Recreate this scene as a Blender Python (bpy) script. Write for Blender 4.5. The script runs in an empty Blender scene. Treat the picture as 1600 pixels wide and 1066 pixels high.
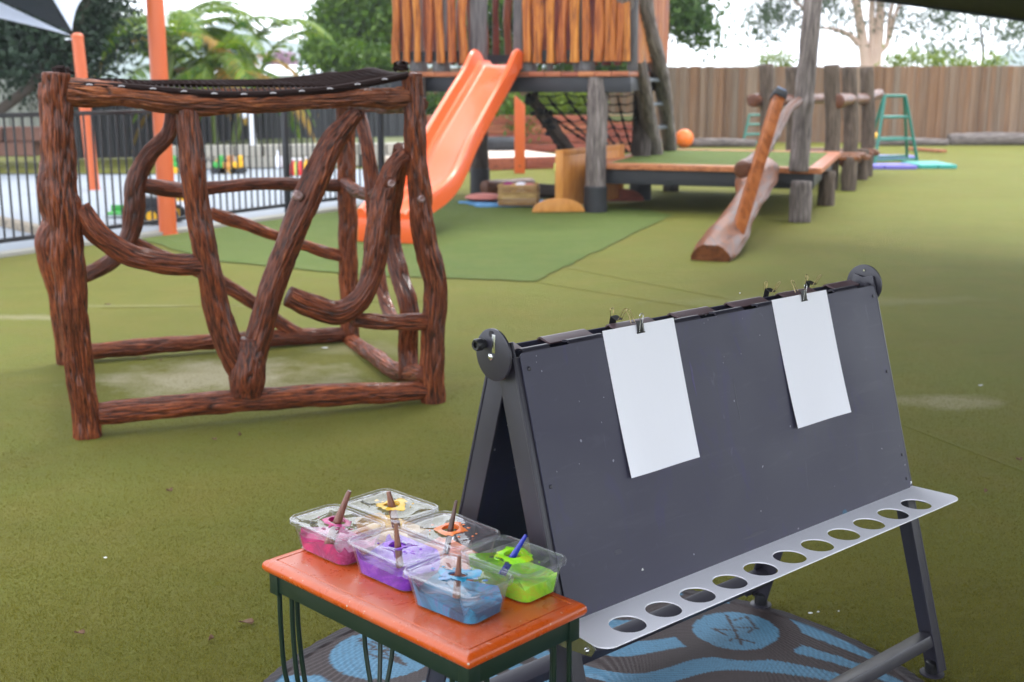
import bpy, bmesh, math, random
import numpy as np
from mathutils import Vector, Matrix, Euler

# ------------------------------------------------------------------ camera, world, sun, exposure
S = bpy.context.scene
COL = S.collection
F = 1880.0; PT = .214; HC = 1.475          # focal length in photo pixels (1600 wide), pitch, eye height
cp, sp_ = math.cos(PT), math.sin(PT)
cam = bpy.data.cameras.new('camera'); camo = bpy.data.objects.new('camera', cam); COL.objects.link(camo)
camo.location = (0, 0, HC); camo.rotation_euler = (math.pi/2 - PT, 0, 0)
cam.sensor_width = 36; cam.lens = F/1600*36; cam.clip_start = .05; cam.clip_end = 3000
cam.dof.use_dof = True; cam.dof.focus_distance = 2.55; cam.dof.aperture_fstop = 4.8; cam.dof.aperture_blades = 9
S.camera = camo
W = bpy.data.worlds.new('World'); S.world = W; W.use_nodes = True
wn = W.node_tree; wn.nodes.clear()
sky = wn.nodes.new('ShaderNodeTexSky'); sky.sky_type = 'NISHITA'; sky.sun_disc = False
SUN_EL, SUN_ROT = math.radians(58), math.radians(35)
sky.sun_elevation = SUN_EL; sky.sun_rotation = SUN_ROT; sky.air_density = 1.5; sky.dust_density = 4
mixw = wn.nodes.new('ShaderNodeMix'); mixw.data_type = 'RGBA'; mixw.inputs[0].default_value = .86
mixw.inputs[7].default_value = (21.5, 22.6, 24.5, 1)       # the even cloud layer
bgw = wn.nodes.new('ShaderNodeBackground'); bgw.inputs[1].default_value = .10
wo = wn.nodes.new('ShaderNodeOutputWorld')
wn.links.new(sky.outputs[0], mixw.inputs[6]); wn.links.new(mixw.outputs[2], bgw.inputs[0]); wn.links.new(bgw.outputs[0], wo.inputs[0])
sl = bpy.data.lights.new('sun', 'SUN'); sl.energy = 1.2; sl.angle = math.radians(14); sl.color = (1, .97, .92)
so = bpy.data.objects.new('sun', sl); COL.objects.link(so)
sd = Vector((math.sin(SUN_ROT)*math.cos(SUN_EL), math.cos(SUN_ROT)*math.cos(SUN_EL), math.sin(SUN_EL)))
so.rotation_euler = sd.to_track_quat('Z', 'Y').to_euler(); so.location = sd*30
S.view_settings.view_transform = 'Standard'; S.view_settings.look = 'None'
S.view_settings.exposure = 0.78; S.view_settings.gamma = 1
S.render.engine = 'CYCLES'
S.cycles.transparent_max_bounces = 24
S.cycles.max_bounces = 8

rnd = random.Random(7)
nr = np.random.default_rng(11)

# ------------------------------------------------------------------ surveying: photo pixel -> point in the place
def ray(px, py):
    X = (px-800)/F; V = (533-py)/F
    return Vector((X, cp+V*sp_, V*cp-sp_))
def G(px, py, z=0):
    r = ray(px, py); t = (z-HC)/r.z
    return Vector((r.x*t, r.y*t, z))
def D(px, py, Y):
    r = ray(px, py); t = Y/r.y
    return Vector((r.x*t, Y, HC+r.z*t))
def PL(px, py, o, n):
    r = ray(px, py); c = Vector((0, 0, HC)); t = (Vector(o)-c).dot(n)/r.dot(n)
    return c+r*t

# ------------------------------------------------------------------ numpy noise
_p = nr.permutation(256); _p = np.concatenate([_p, _p, _p])
_g = nr.normal(size=(256, 3)); _g /= np.linalg.norm(_g, axis=1)[:, None]
def perlin(P):
    P = np.asarray(P, float); i = np.floor(P).astype(int); f = P-i; i &= 255
    u = f*f*f*(f*(f*6-15)+10); r = 0
    for a in (0, 1):
        for b in (0, 1):
            for c in (0, 1):
                h = _p[_p[_p[(i[:, 0]+a)]+(i[:, 1]+b)]+(i[:, 2]+c)]
                d = (_g[h]*(f-np.array([a, b, c]))).sum(1)
                w = (u[:, 0] if a else 1-u[:, 0])*(u[:, 1] if b else 1-u[:, 1])*(u[:, 2] if c else 1-u[:, 2])
                r = r+w*d
    return r
def fbm(P, o=3):
    r = 0; a = 1
    for k in range(o): r = r+a*perlin(P*2**k+k*17.3); a *= .5
    return r

# ------------------------------------------------------------------ materials
MATS = {}
class NT:
    def __init__(s, name):
        s.m = bpy.data.materials.new(name); s.m.use_nodes = True; s.t = s.m.node_tree; s.n = s.t.nodes; s.n.clear()
        s.out = s.n.new('ShaderNodeOutputMaterial'); s.p = s.n.new('ShaderNodeBsdfPrincipled'); s.t.links.new(s.p.outputs[0], s.out.inputs[0])
    def l(s, a, b): s.t.links.new(a, b)
    def set(s, **k):
        for a, v in k.items():
            i = s.p.inputs[a.replace('_', ' ')]
            if hasattr(v, 'is_linked') or hasattr(v, 'links'): s.l(v, i)
            else: i.default_value = (*v, 1) if isinstance(v, tuple) and len(v) == 3 else v
    def coord(s, kind='Object', scale=(1, 1, 1), attr=None):
        if attr: c = s.n.new('ShaderNodeAttribute'); c.attribute_name = attr; o = c.outputs['Vector']
        else: c = s.n.new('ShaderNodeTexCoord'); o = c.outputs[kind]
        oi = s.n.new('ShaderNodeObjectInfo'); mp = s.n.new('ShaderNodeMapping'); mp.inputs['Scale'].default_value = scale
        mu = s.n.new('ShaderNodeMath'); mu.operation = 'MULTIPLY'; mu.inputs[1].default_value = 37.; s.l(oi.outputs['Random'], mu.inputs[0])
        ad = s.n.new('ShaderNodeVectorMath'); s.l(mp.outputs[0], ad.inputs[0]); s.l(mu.outputs[0], ad.inputs[1]); s.l(o, mp.inputs[0])
        return ad.outputs[0]
    def pos(s, scale=(1, 1, 1)):
        c = s.n.new('ShaderNodeNewGeometry'); mp = s.n.new('ShaderNodeMapping'); mp.inputs['Scale'].default_value = scale
        s.l(c.outputs['Position'], mp.inputs[0]); return mp.outputs[0]
    def noise(s, vec, scale, detail=4, rough=.55, dist=0):
        t = s.n.new('ShaderNodeTexNoise'); t.inputs['Scale'].default_value = scale; t.inputs['Detail'].default_value = detail
        t.inputs['Roughness'].default_value = rough; t.inputs['Distortion'].default_value = dist; s.l(vec, t.inputs['Vector']); return t.outputs['Fac']
    def ramp(s, fac, stops):
        r = s.n.new('ShaderNodeValToRGB'); e = r.color_ramp.elements
        while len(e) < len(stops): e.new(.5)
        for k, (p_, c) in enumerate(stops):
            e[k].position = p_; e[k].color = (*c, 1) if isinstance(c, tuple) else (c, c, c, 1)
        s.l(fac, r.inputs[0]); return r.outputs[0]
    def mix(s, fac, a, b, mode='MIX'):
        m = s.n.new('ShaderNodeMix'); m.data_type = 'RGBA'; m.blend_type = mode
        for i, v in ((0, fac), (6, a), (7, b)):
            if isinstance(v, (int, float)): m.inputs[i].default_value = v
            elif isinstance(v, tuple): m.inputs[i].default_value = (*v, 1)
            else: s.l(v, m.inputs[i])
        return m.outputs[2]
    def math(s, op, a, b=0., c=0.):
        m = s.n.new('ShaderNodeMath'); m.operation = op
        for i, v in enumerate((a, b, c)):
            if isinstance(v, (int, float)): m.inputs[i].default_value = v
            else: s.l(v, m.inputs[i])
        return m.outputs[0]
    def rand(s):
        return s.n.new('ShaderNodeObjectInfo').outputs['Random']
    def hsv(s, col, v=None, sat=None, h=None):
        m = s.n.new('ShaderNodeHueSaturation'); s.l(col, m.inputs['Color'])
        for nm, x in (('Value', v), ('Saturation', sat), ('Hue', h)):
            if x is None: continue
            if isinstance(x, (int, float)): m.inputs[nm].default_value = x
            else: s.l(x, m.inputs[nm])
        return m.outputs[0]
    def maprange(s, x, a, b, c, d):
        m = s.n.new('ShaderNodeMapRange'); s.l(x, m.inputs[0])
        for i, v in enumerate((a, b, c, d)): m.inputs[i+1].default_value = v
        return m.outputs[0]
    def bump(s, h, dist=.002, strength=1.):
        b = s.n.new('ShaderNodeBump'); b.inputs['Distance'].default_value = dist; b.inputs['Strength'].default_value = strength
        s.l(h, b.inputs['Height']); s.l(b.outputs[0], s.p.inputs['Normal'])

def flat(name, col, rough=.5, metal=0., vary=.12, scale=8., coat=0., bump=0., spec=.5):
    k = NT(name); v = k.coord(); n = k.noise(v, scale, 5, .6)
    c = k.mix(n, tuple(x*(1-vary) for x in col), tuple(min(1, x*(1+vary)) for x in col))
    rr = k.maprange(n, .3, .7, rough*.85, min(1, rough*1.15))
    k.set(Base_Color=c, Roughness=rr, Metallic=metal, Coat_Weight=coat, Specular_IOR_Level=spec)
    if bump: k.bump(k.noise(v, scale*12, 3), bump, .6)
    return k.m

def mat_bark(name='varnished_bark', t=(1, 1, 1)):
    f = lambda *c: tuple(x*y for x, y in zip(c, t))
    k = NT(name); v = k.coord(attr='lc', scale=(1, 1, 1))
    mp = k.n.new('ShaderNodeMapping'); mp.inputs['Scale'].default_value = (75, 75, 6); k.l(v, mp.inputs[0])
    a = k.noise(mp.outputs[0], 1., 9, .72, 1.1)
    mp2 = k.n.new('ShaderNodeMapping'); mp2.inputs['Scale'].default_value = (13, 13, 2.2); k.l(v, mp2.inputs[0])
    b = k.noise(mp2.outputs[0], 1., 4, .6, .4)
    fi = k.n.new('ShaderNodeAttribute'); fi.attribute_name = 'fis'
    c1 = k.ramp(a, [(.30, f(.035, .011, .006)), (.42, f(.17, .036, .010)), (.54, f(.36, .078, .019)), (.70, f(.62, .18, .05))])
    c2 = k.mix(k.ramp(b, [(.35, 0.), (.62, 1.)]), k.mix(.62, c1, (.085, .026, .016)), c1)
    w3 = k.noise(mp2.outputs[0], .45, 3, .6)
    c2 = k.mix(k.ramp(w3, [(.52, 0.), (.70, .4)]), c2, (.16, .060, .038))
    hue = k.hsv(c2, v=k.maprange(k.rand(), 0, 1, .75, 1.18), sat=.98)
    c3 = k.mix(k.ramp(fi.outputs['Fac'], [(.38, 0.), (.92, .85)]), hue, (.010, .006, .005))
    k.set(Base_Color=c3, Roughness=k.maprange(a, .3, .7, .45, .6), Coat_Weight=.30, Coat_Roughness=.12, Specular_IOR_Level=.15)
    mp4 = k.n.new('ShaderNodeMapping'); mp4.inputs['Scale'].default_value = (170, 170, 34); k.l(v, mp4.inputs[0]); a4 = k.noise(mp4.outputs[0], 1., 4, .7, .6)
    k.l(k.mix(k.ramp(a4, [(.36, .7), (.54, 0.)]), c3, k.mix(.72, c3, (.012, .006, .004))), k.p.inputs['Base Color'])
    k.bump(k.math('ADD', a, k.math('MULTIPLY', a4, .6)), .008, 1.)
    return k.m
def mat_grey_log(name='weathered_log', t=(1, 1, 1)):
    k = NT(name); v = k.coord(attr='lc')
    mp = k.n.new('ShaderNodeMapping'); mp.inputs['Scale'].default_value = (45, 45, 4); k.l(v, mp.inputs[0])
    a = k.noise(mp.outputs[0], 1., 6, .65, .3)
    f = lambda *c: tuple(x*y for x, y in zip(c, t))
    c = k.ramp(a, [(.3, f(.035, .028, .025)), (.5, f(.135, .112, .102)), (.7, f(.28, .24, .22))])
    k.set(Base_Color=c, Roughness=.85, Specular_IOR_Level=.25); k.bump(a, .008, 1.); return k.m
def mat_wood(name, dark, mid, light, rough=.4, coat=0., axis=2, grain=60, bump=.001, vary=.2, long=3.):
    k = NT(name); sc = [grain]*3; sc[axis] = long
    v = k.coord(scale=tuple(sc)); a = k.noise(v, 1., 6, .62, .6)
    c = k.ramp(a, [(.28, dark), (.5, mid), (.75, light)])
    c = k.hsv(c, v=k.maprange(k.rand(), 0, 1, 1-vary, 1+vary), h=k.maprange(k.rand(), 0, 1, .49, .508))
    k.set(Base_Color=c, Roughness=k.maprange(a, .3, .7, rough*.8, rough*1.2), Coat_Weight=coat, Coat_Roughness=.15, Specular_IOR_Level=.28)
    k.bump(a, bump, .8); return k.m
def mat_leaf(name, a, b, tr=.35, rough=.45):
    k = NT(name); at = k.n.new('ShaderNodeAttribute'); at.attribute_name = 'rv'
    c = k.mix(at.outputs['Fac'], a, b); k.set(Base_Color=c, Roughness=rough, Specular_IOR_Level=.25)
    t = k.n.new('ShaderNodeBsdfTranslucent'); k.l(k.mix(.5, c, (.5, .8, .1), 'MULTIPLY'), t.inputs[0])
    k.l(c, t.inputs[0]); mx = k.n.new('ShaderNodeMixShader'); mx.inputs[0].default_value = tr
    k.l(k.p.outputs[0], mx.inputs[1]); k.l(t.outputs[0], mx.inputs[2]); k.l(mx.outputs[0], k.out.inputs[0]); return k.m
def mat_turf(name, c1, c2, c3, dusty):
    k = NT(name); v = k.pos()
    big = k.noise(v, .55, 4, .55, .3); mid = k.noise(v, 3.2, 5, .6); fine = k.noise(v, 420, 2, .7); f2 = k.noise(k.pos((1, 1, 1)), 150, 3, .7)
    c = k.mix(k.ramp(big, [(.35, 0.), (.65, 1.)]), c1, c2)
    c = k.mix(k.maprange(mid, .42, .72, 0, .6), c, c3)
    st = k.noise(k.pos((.35, 2.2, 1)), 1.6, 5, .65, .5)
    c = k.mix(k.ramp(st, [(.52, 0.), (.74, .38)]), c, tuple(x*.62 for x in c1))
    c = k.mix(k.ramp(k.noise(k.pos((.5, 1.6, 1)), 2.3, 6, .7), [(.58, 0.), (.80, .30)]), c, (.27, .25, .085))
    c = k.mix(k.ramp(fine, [(.35, .75), (.62, 0.)]), c, tuple(x*.38 for x in c1))
    c = k.mix(k.ramp(f2, [(.55, 0.), (.8, .35)]), c, tuple(min(1, x*1.9) for x in c2))
    spk = k.noise(v, 38, 2, .5)
    c = k.mix(k.ramp(spk, [(.70, 0.), (.76, .35)]), c, (.09, .05, .02))
    # sandy worn spots with shapes of their own, and the joins between rolls
    ge = k.n.new('ShaderNodeNewGeometry'); 
    for (q, rx, ry, st) in dusty:
        sx = k.n.new('ShaderNodeVectorMath'); sx.operation = 'SUBTRACT'; k.l(ge.outputs['Position'], sx.inputs[0]); sx.inputs[1].default_value = q
        sc = k.n.new('ShaderNodeVectorMath'); sc.operation = 'MULTIPLY'; k.l(sx.outputs[0], sc.inputs[0]); sc.inputs[1].default_value = (1/rx, 1/ry, 0)
        ln = k.n.new('ShaderNodeVectorMath'); ln.operation = 'LENGTH'; k.l(sc.outputs[0], ln.inputs[0])
        m = k.maprange(k.math('ADD', ln.outputs['Value'], k.maprange(mid, .3, .7, -.5, .5)), .35, 1.1, st, 0)
        c = k.mix(m, c, (.42, .36, .25))
    k.set(Base_Color=c, Roughness=.85, Sheen_Weight=.12, Sheen_Roughness=.4, Sheen_Tint=(.8, .9, .25), Specular_IOR_Level=.25)
    h = k.math('ADD', fine, k.math('MULTIPLY', f2, 1.2)); k.bump(h, .012, .9)
    return k, c

def mat_clear(name):
    k = NT(name); 
    tr = k.n.new('ShaderNodeBsdfTransparent'); tr.inputs[0].default_value = (.93, .93, .95, 1)
    df = k.n.new('ShaderNodeBsdfTranslucent'); df.inputs[0].default_value = (.8, .8, .85, 1)
    d2 = k.n.new('ShaderNodeBsdfDiffuse'); d2.inputs[0].default_value = (.8, .8, .84, 1)
    gl = k.n.new('ShaderNodeBsdfGlossy'); gl.inputs['Roughness'].default_value = .06
    v = k.coord(); nn = k.noise(v, 11, 2, .4, .8); b = k.n.new('ShaderNodeBump'); b.inputs['Distance'].default_value = .010; b.inputs['Strength'].default_value = .55; k.l(nn, b.inputs['Height'])
    k.l(b.outputs[0], gl.inputs['Normal'])
    lw = k.n.new('ShaderNodeLayerWeight'); lw.inputs['Blend'].default_value = .5; k.l(b.outputs[0], lw.inputs['Normal']); fr_ = k.math('MULTIPLY_ADD', k.math('POWER', lw.outputs['Facing'], 4.), .8, .05)
    m1 = k.n.new('ShaderNodeMixShader'); m1.inputs[0].default_value = .5; k.l(df.outputs[0], m1.inputs[1]); k.l(d2.outputs[0], m1.inputs[2])
    m2 = k.n.new('ShaderNodeMixShader'); m2.inputs[0].default_value = .06; k.l(tr.outputs[0], m2.inputs[1]); k.l(m1.outputs[0], m2.inputs[2])
    m3 = k.n.new('ShaderNodeMixShader'); k.l(fr_, m3.inputs[0]); k.l(m2.outputs[0], m3.inputs[1]); k.l(gl.outputs[0], m3.inputs[2])
    k.l(m3.outputs[0], k.out.inputs[0]); k.n.remove(k.p); return k.m
def mat_paint(name, a, b, c=None):
    k = NT(name); v = k.coord(); n = k.noise(v, 11, 4, .55, 3.2)
    st = [(.38, a), (.52, b)] + ([(.6, c), (.66, b)] if c else [])
    k.set(Base_Color=k.ramp(n, st), Roughness=.28); k.bump(k.noise(v, 20, 2, .5, .8), .006, .5); return k.m

def build_mats():
    M = MATS
    M['bark'] = mat_bark()
    M['bark_dark'] = mat_bark('dark_varnished_bark', (.52, .50, .55)); M['bark_lit'] = mat_bark('lit_varnished_bark', (1.25, 1.55, 1.7))  # paler copy: light from above on the top beam put into its tint
    M['greylog'] = mat_grey_log()
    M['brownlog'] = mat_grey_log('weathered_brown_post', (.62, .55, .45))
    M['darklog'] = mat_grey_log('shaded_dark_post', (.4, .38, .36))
    M['slat'] = mat_wood('oiled_slat', (.05, .010, .003), (.30, .085, .013), (.52, .21, .04), .5, .03, 2, 40, .002, .22)
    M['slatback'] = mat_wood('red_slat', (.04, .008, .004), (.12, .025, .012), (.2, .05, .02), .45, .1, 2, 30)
    M['deck'] = mat_wood('deck_timber', (.12, .035, .015), (.33, .105, .045), (.45, .17, .08), .5, .1, 0, 30)
    M['redwood'] = mat_wood('oiled_red_log', (.03, .009, .004), (.12, .035, .011), (.22, .075, .026), .5, .1, 1, 16, .006)
    M['honey'] = mat_wood('honey_rail', (.10, .028, .008), (.25, .072, .016), (.38, .13, .035), .4, .25, 2, 18, .001, .05, .8)
    M['paling'] = mat_wood('fence_paling', (.050, .028, .019), (.125, .075, .050), (.22, .145, .105), .85, 0, 2, 26, .003, .32, 1.2)
    M['paling'] = mat_paling()
    M['planter'] = mat_wood('planter_sleeper', (.11, .03, .015), (.26, .075, .038), (.34, .11, .06), .6, 0, 0, 20)
    M['sleeper'] = mat_wood('grey_sleeper', (.10, .08, .06), (.22, .18, .14), (.32, .27, .21), .85, 0, 0, 20)
    M['board'] = mat_wood('orange_plywood', (.36, .13, .025), (.50, .21, .045), (.58, .27, .07), .45, .15, 2, 14, .0005)
    M['table'] = mat_table()
    M['tablegreen'] = flat('dark_green_enamel', (.007, .020, .013), .35)
    M['slate'] = mat_slate()
    M['slateleg'] = flat('slate_powder_coat', (.024, .022, .032), .4, vary=.1, coat=.05)
    M['black'] = flat('black_enamel', (.012, .012, .014), .4)
    M['steel'] = flat('dark_steel_beam', (.016, .017, .022), .5)
    M['sleeve'] = flat('black_post_sleeve', (.018, .019, .022), .6)
    M['chrome'] = flat('bright_steel', (.6, .6, .6), .25, 1.)
    M['brass'] = flat('brass_wire', (.55, .42, .22), .28, 1.)
    M['tray'] = flat('white_enamel_tray', (.86, .86, .93), .55, vary=.04, scale=3)
    M['paper'] = flat('white_paper', (.84, .84, .90), .85, vary=.015, scale=2)
    M['clear'] = mat_clear('clear_plastic')
    M['slide'] = flat('orange_plastic', (.68, .105, .022), .30, vary=.08, scale=2, coat=.1)
    M['pole'] = mat_pole()
    M['teal'] = flat('teal_green_paint', (.008, .14, .10), .35)
    M['purple_mat'] = flat('purple_vinyl', (.13, .11, .40), .45)
    M['teal_mat'] = flat('teal_vinyl', (.02, .27, .22), .45)
    M['rope'] = flat('black_rope', (.012, .012, .014), .8, bump=.002)
    M['netrope'] = flat('brown_net', (.014, .0065, .0055), .9, spec=.15)
    M['tie'] = flat('white_cord', (.38, .36, .38), .5)
    M['concrete'] = flat('pale_concrete', (.25, .275, .305), .85, vary=.12, scale=1.2)
    M['kerb'] = flat('pale_kerb', (.27, .26, .22), .9, vary=.15, scale=2)
    M['block'] = flat('pale_sandstone', (.34, .32, .27), .9, vary=.2, scale=3, bump=.01)
    M['colorbond'] = flat('charcoal_sheet', (.028, .030, .033), .5)
    M['palesheet'] = flat('pale_green_sheet', (.36, .38, .33), .6)
    M['sand'] = flat('pale_sand', (.60, .50, .42), .95, vary=.1, scale=6, bump=.01)
    M['whitewall'] = flat('white_sheet_roof', (.72, .74, .78), .5)
    M['brickish'] = flat('brown_block', (.22, .11, .08), .9, vary=.2)
    M['rubber'] = flat('tyre_rubber', (.016, .017, .02), .55)
    M['sail_dark'] = flat('charcoal_shade_cloth', (.030, .037, .040), .95, spec=.2)
    M['sail_white'] = mat_sailw()
    M['ball'] = flat('orange_ball', (.80, .17, .02), .45)
    M['basket'] = mat_wood('woven_basket', (.18, .09, .03), (.40, .25, .10), (.55, .38, .18), .7, 0, 0, 60, .004)
    M['blanket'] = flat('blue_blanket', (.10, .27, .50), .95, vary=.5, scale=12)
    M['cushion'] = flat('pink_cushion', (.48, .17, .14), .95, vary=.2)
    M['yellow'] = flat('yellow_plastic', (.80, .42, .01), .3)
    M['green'] = flat('green_plastic', (.04, .32, .05), .3)
    M['red'] = flat('red_plastic', (.65, .03, .03), .3)
    M['lime'] = flat('lime_mat', (.55, .62, .12), .7)
    M['magenta'] = flat('magenta_cloth', (.25, .02, .12), .8)
    M['blue'] = flat('blue_panel', (.02, .12, .55), .4)
    M['bluebrush'] = flat('blue_brush_handle', (.01, .02, .30), .25)
    M['brush'] = mat_wood('brush_handle', (.09, .03, .02), (.20, .085, .055), (.30, .15, .10), .35, .3, 2, 120, .0002)
    M['brushdark'] = mat_wood('dark_brush_handle', (.04, .02, .015), (.10, .05, .035), (.16, .09, .06), .35, .3, 2, 120, .0002)
    M['ink'] = flat('marker_ink', (.02, .02, .025), .5)
    M['hill'] = mat_hill()
    M['trunk_pale'] = flat('pale_gum_bark', (.52, .37, .29), .85, vary=.25, scale=2)
    M['trunk_dark'] = flat('dark_trunk_bark', (.06, .045, .032), .9, vary=.3)
    M['leaf_dark'] = mat_leaf('dark_leaves', (.010, .024, .012), (.030, .055, .026), .2)
    M['leaf_mid'] = mat_leaf('mid_leaves', (.030, .085, .008), (.13, .22, .018), .45)
    M['leaf_gum'] = mat_leaf('gum_leaves', (.045, .08, .04), (.11, .15, .07), .4)
    M['leaf_lime'] = mat_leaf('lime_leaves', (.10, .17, .015), (.24, .30, .04), .45)
    M['leaf_palm'] = mat_leaf('palm_leaflets', (.025, .11, .006), (.20, .28, .014), .45)
    M['leaf_palm_old'] = mat_leaf('yellowed_palm_leaflets', (.28, .17, .025), (.40, .22, .03), .4)
    M['palmstem'] = flat('cane_palm_stem', (.16, .22, .05), .5, vary=.4, scale=3)
    M['pinkflower'] = mat_leaf('pink_blossom', (.30, .17, .24), (.42, .26, .34), .3)
    M['deadleaf'] = flat('dead_leaf', (.12, .062, .03), .8, vary=.4, scale=40)
    M['speck'] = flat('pale_paint_chip', (.7, .7, .68), .6)
def mat_paling():
    k = NT('weathered_paling'); v = k.coord(scale=(30, 30, 1.1)); a = k.noise(v, 1., 6, .65, .5); b = k.noise(k.coord(scale=(4, 4, .9)), 1., 3, .5)
    br = k.ramp(a, [(.28, (.055, .026, .014)), (.5, (.18, .092, .046)), (.75, (.32, .19, .105))]); gr = k.ramp(a, [(.28, (.08, .058, .042)), (.5, (.20, .148, .105)), (.75, (.32, .25, .19))])
    c = k.mix(k.math('ADD', k.maprange(k.rand(), 0, 1, -.15, .75), k.maprange(b, .35, .65, -.2, .35)), br, gr)
    r2 = k.math('FRACT', k.math('MULTIPLY', k.rand(), 7.31)); c = k.hsv(c, v=k.maprange(r2, 0, 1, .82, 1.2))
    k.set(Base_Color=c, Roughness=.88); k.bump(a, .003, .8); return k.m
def mat_table():
    k = NT('worn_orange_tabletop'); v = k.coord(); n = k.noise(v, 6, 5, .6); c = k.mix(n, (.40, .052, .005), (.56, .095, .010))
    sc = k.noise(k.coord(scale=(1, 9, 1)), 22, 3, .6, 2.2); c = k.mix(k.ramp(sc, [(.70, 0.), (.735, .55)]), c, (.62, .33, .22))
    sp = k.noise(v, 120, 2, .5); c = k.mix(k.ramp(sp, [(.715, 0.), (.74, .7)]), c, (.62, .45, .36))
    du = k.noise(v, 14, 4, .7, .6); c = k.mix(k.ramp(du, [(.5, 0.), (.75, .16)]), c, (.55, .30, .22))
    k.set(Base_Color=c, Roughness=k.maprange(du, .35, .7, .2, .42), Coat_Weight=.1, Specular_IOR_Level=.45); return k.m
def mat_pole():
    k = NT('orange_pole_paint'); v = k.coord(); n = k.noise(v, 4, 4)
    c = k.mix(n, (.50, .090, .022), (.58, .12, .030)); k.set(Base_Color=c, Roughness=.38); return k.m
def mat_sailw():
    k = NT('white_shade_cloth'); k.set(Base_Color=(.78, .80, .85), Roughness=.8)
    t = k.n.new('ShaderNodeBsdfTranslucent'); t.inputs[0].default_value = (.8, .84, .92, 1); mx = k.n.new('ShaderNodeMixShader'); mx.inputs[0].default_value = .55
    k.l(k.p.outputs[0], mx.inputs[1]); k.l(t.outputs[0], mx.inputs[2]); k.l(mx.outputs[0], k.out.inputs[0]); return k.m
def mat_hill():
    k = NT('wooded_hillside'); n = k.noise(k.pos(), .06, 6, .7)
    k.set(Base_Color=k.ramp(n, [(.35, (.06, .10, .08)), (.65, (.13, .18, .14))]), Roughness=.95); return k.m
def mat_slate():
    k = NT('slate_chalk_panel'); v = k.coord()
    a = k.noise(v, 3.5, 5, .6, .6); sm = k.noise(k.coord(scale=(1.2, 1, 7)), 4., 5, .7, 1.2)
    c = k.mix(a, (.032, .032, .056), (.046, .043, .072))
    c = k.mix(k.ramp(sm, [(.56, 0.), (.78, .3)]), c, (.09, .09, .12))
    st = k.noise(k.coord(scale=(1.6, 1.6, .7)), 6, 3, .6, 1.5)
    c = k.mix(k.ramp(st, [(.58, 0.), (.72, .45)]), c, (.035, .028, .10))
    s3 = k.noise(k.coord(scale=(3, 3, .6)), 5, 4, .7, 2.)
    c = k.mix(k.ramp(s3, [(.66, 0.), (.74, .18)]), c, (.18, .18, .24))
    sp = k.noise(v, 75, 1, .3)
    c = k.mix(k.ramp(sp, [(.80, 0.), (.81, .6)]), c, (.38, .38, .45))
    k.set(Base_Color=c, Roughness=k.maprange(a, .3, .7, .40, .55), Specular_IOR_Level=.4); return k.m
build_mats()
MT = MATS

# ------------------------------------------------------------------ object helpers
def tag(o, label=None, cat=None, group=None, kind=None):
    if label: o['label'] = label
    if cat: o['category'] = cat
    if group: o['group'] = group
    if kind: o['kind'] = kind
    return o
def empty(name, loc, label, cat, group=None):
    o = bpy.data.objects.new(name, None); COL.objects.link(o); o.location = loc; o.empty_display_size = .1
    return tag(o, label, cat, group)
def root_off(p):
    v = Vector((0, 0, 0))
    while p is not None: v += Vector(p.location); p = p.parent
    return v
def mesh_np(name, V, Fc, mat, parent=None, smooth=True, attrs=None, local=False):
    V = np.asarray(V, float)
    if not local: V = V-np.array(root_off(parent))
    me = bpy.data.meshes.new(name); me.from_pydata(V.tolist() if not isinstance(Fc, np.ndarray) else [], [], []) if False else None
    if isinstance(Fc, np.ndarray):
        k = Fc.shape[1]; me.vertices.add(len(V)); me.vertices.foreach_set('co', V.astype(np.float32).ravel())
        me.loops.add(Fc.size); me.loops.foreach_set('vertex_index', Fc.astype(np.int32).ravel())
        me.polygons.add(len(Fc)); me.polygons.foreach_set('loop_start', np.arange(0, Fc.size, k, dtype=np.int32))
        me.update(calc_edges=True)
    else:
        me.from_pydata(V.tolist(), [], Fc); me.update()
    if smooth: me.polygons.foreach_set('use_smooth', np.ones(len(me.polygons), dtype=bool))
    for nm, (ty, arr) in (attrs or {}).items():
        a = me.attributes.new(nm, ty, 'POINT'); a.data.foreach_set('vector' if ty == 'FLOAT_VECTOR' else 'value' if ty == 'FLOAT' else 'color', np.asarray(arr, np.float32).ravel())
    me.materials.append(mat)
    o = bpy.data.objects.new(name, me); COL.objects.link(o); o.parent = parent
    return o
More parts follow.
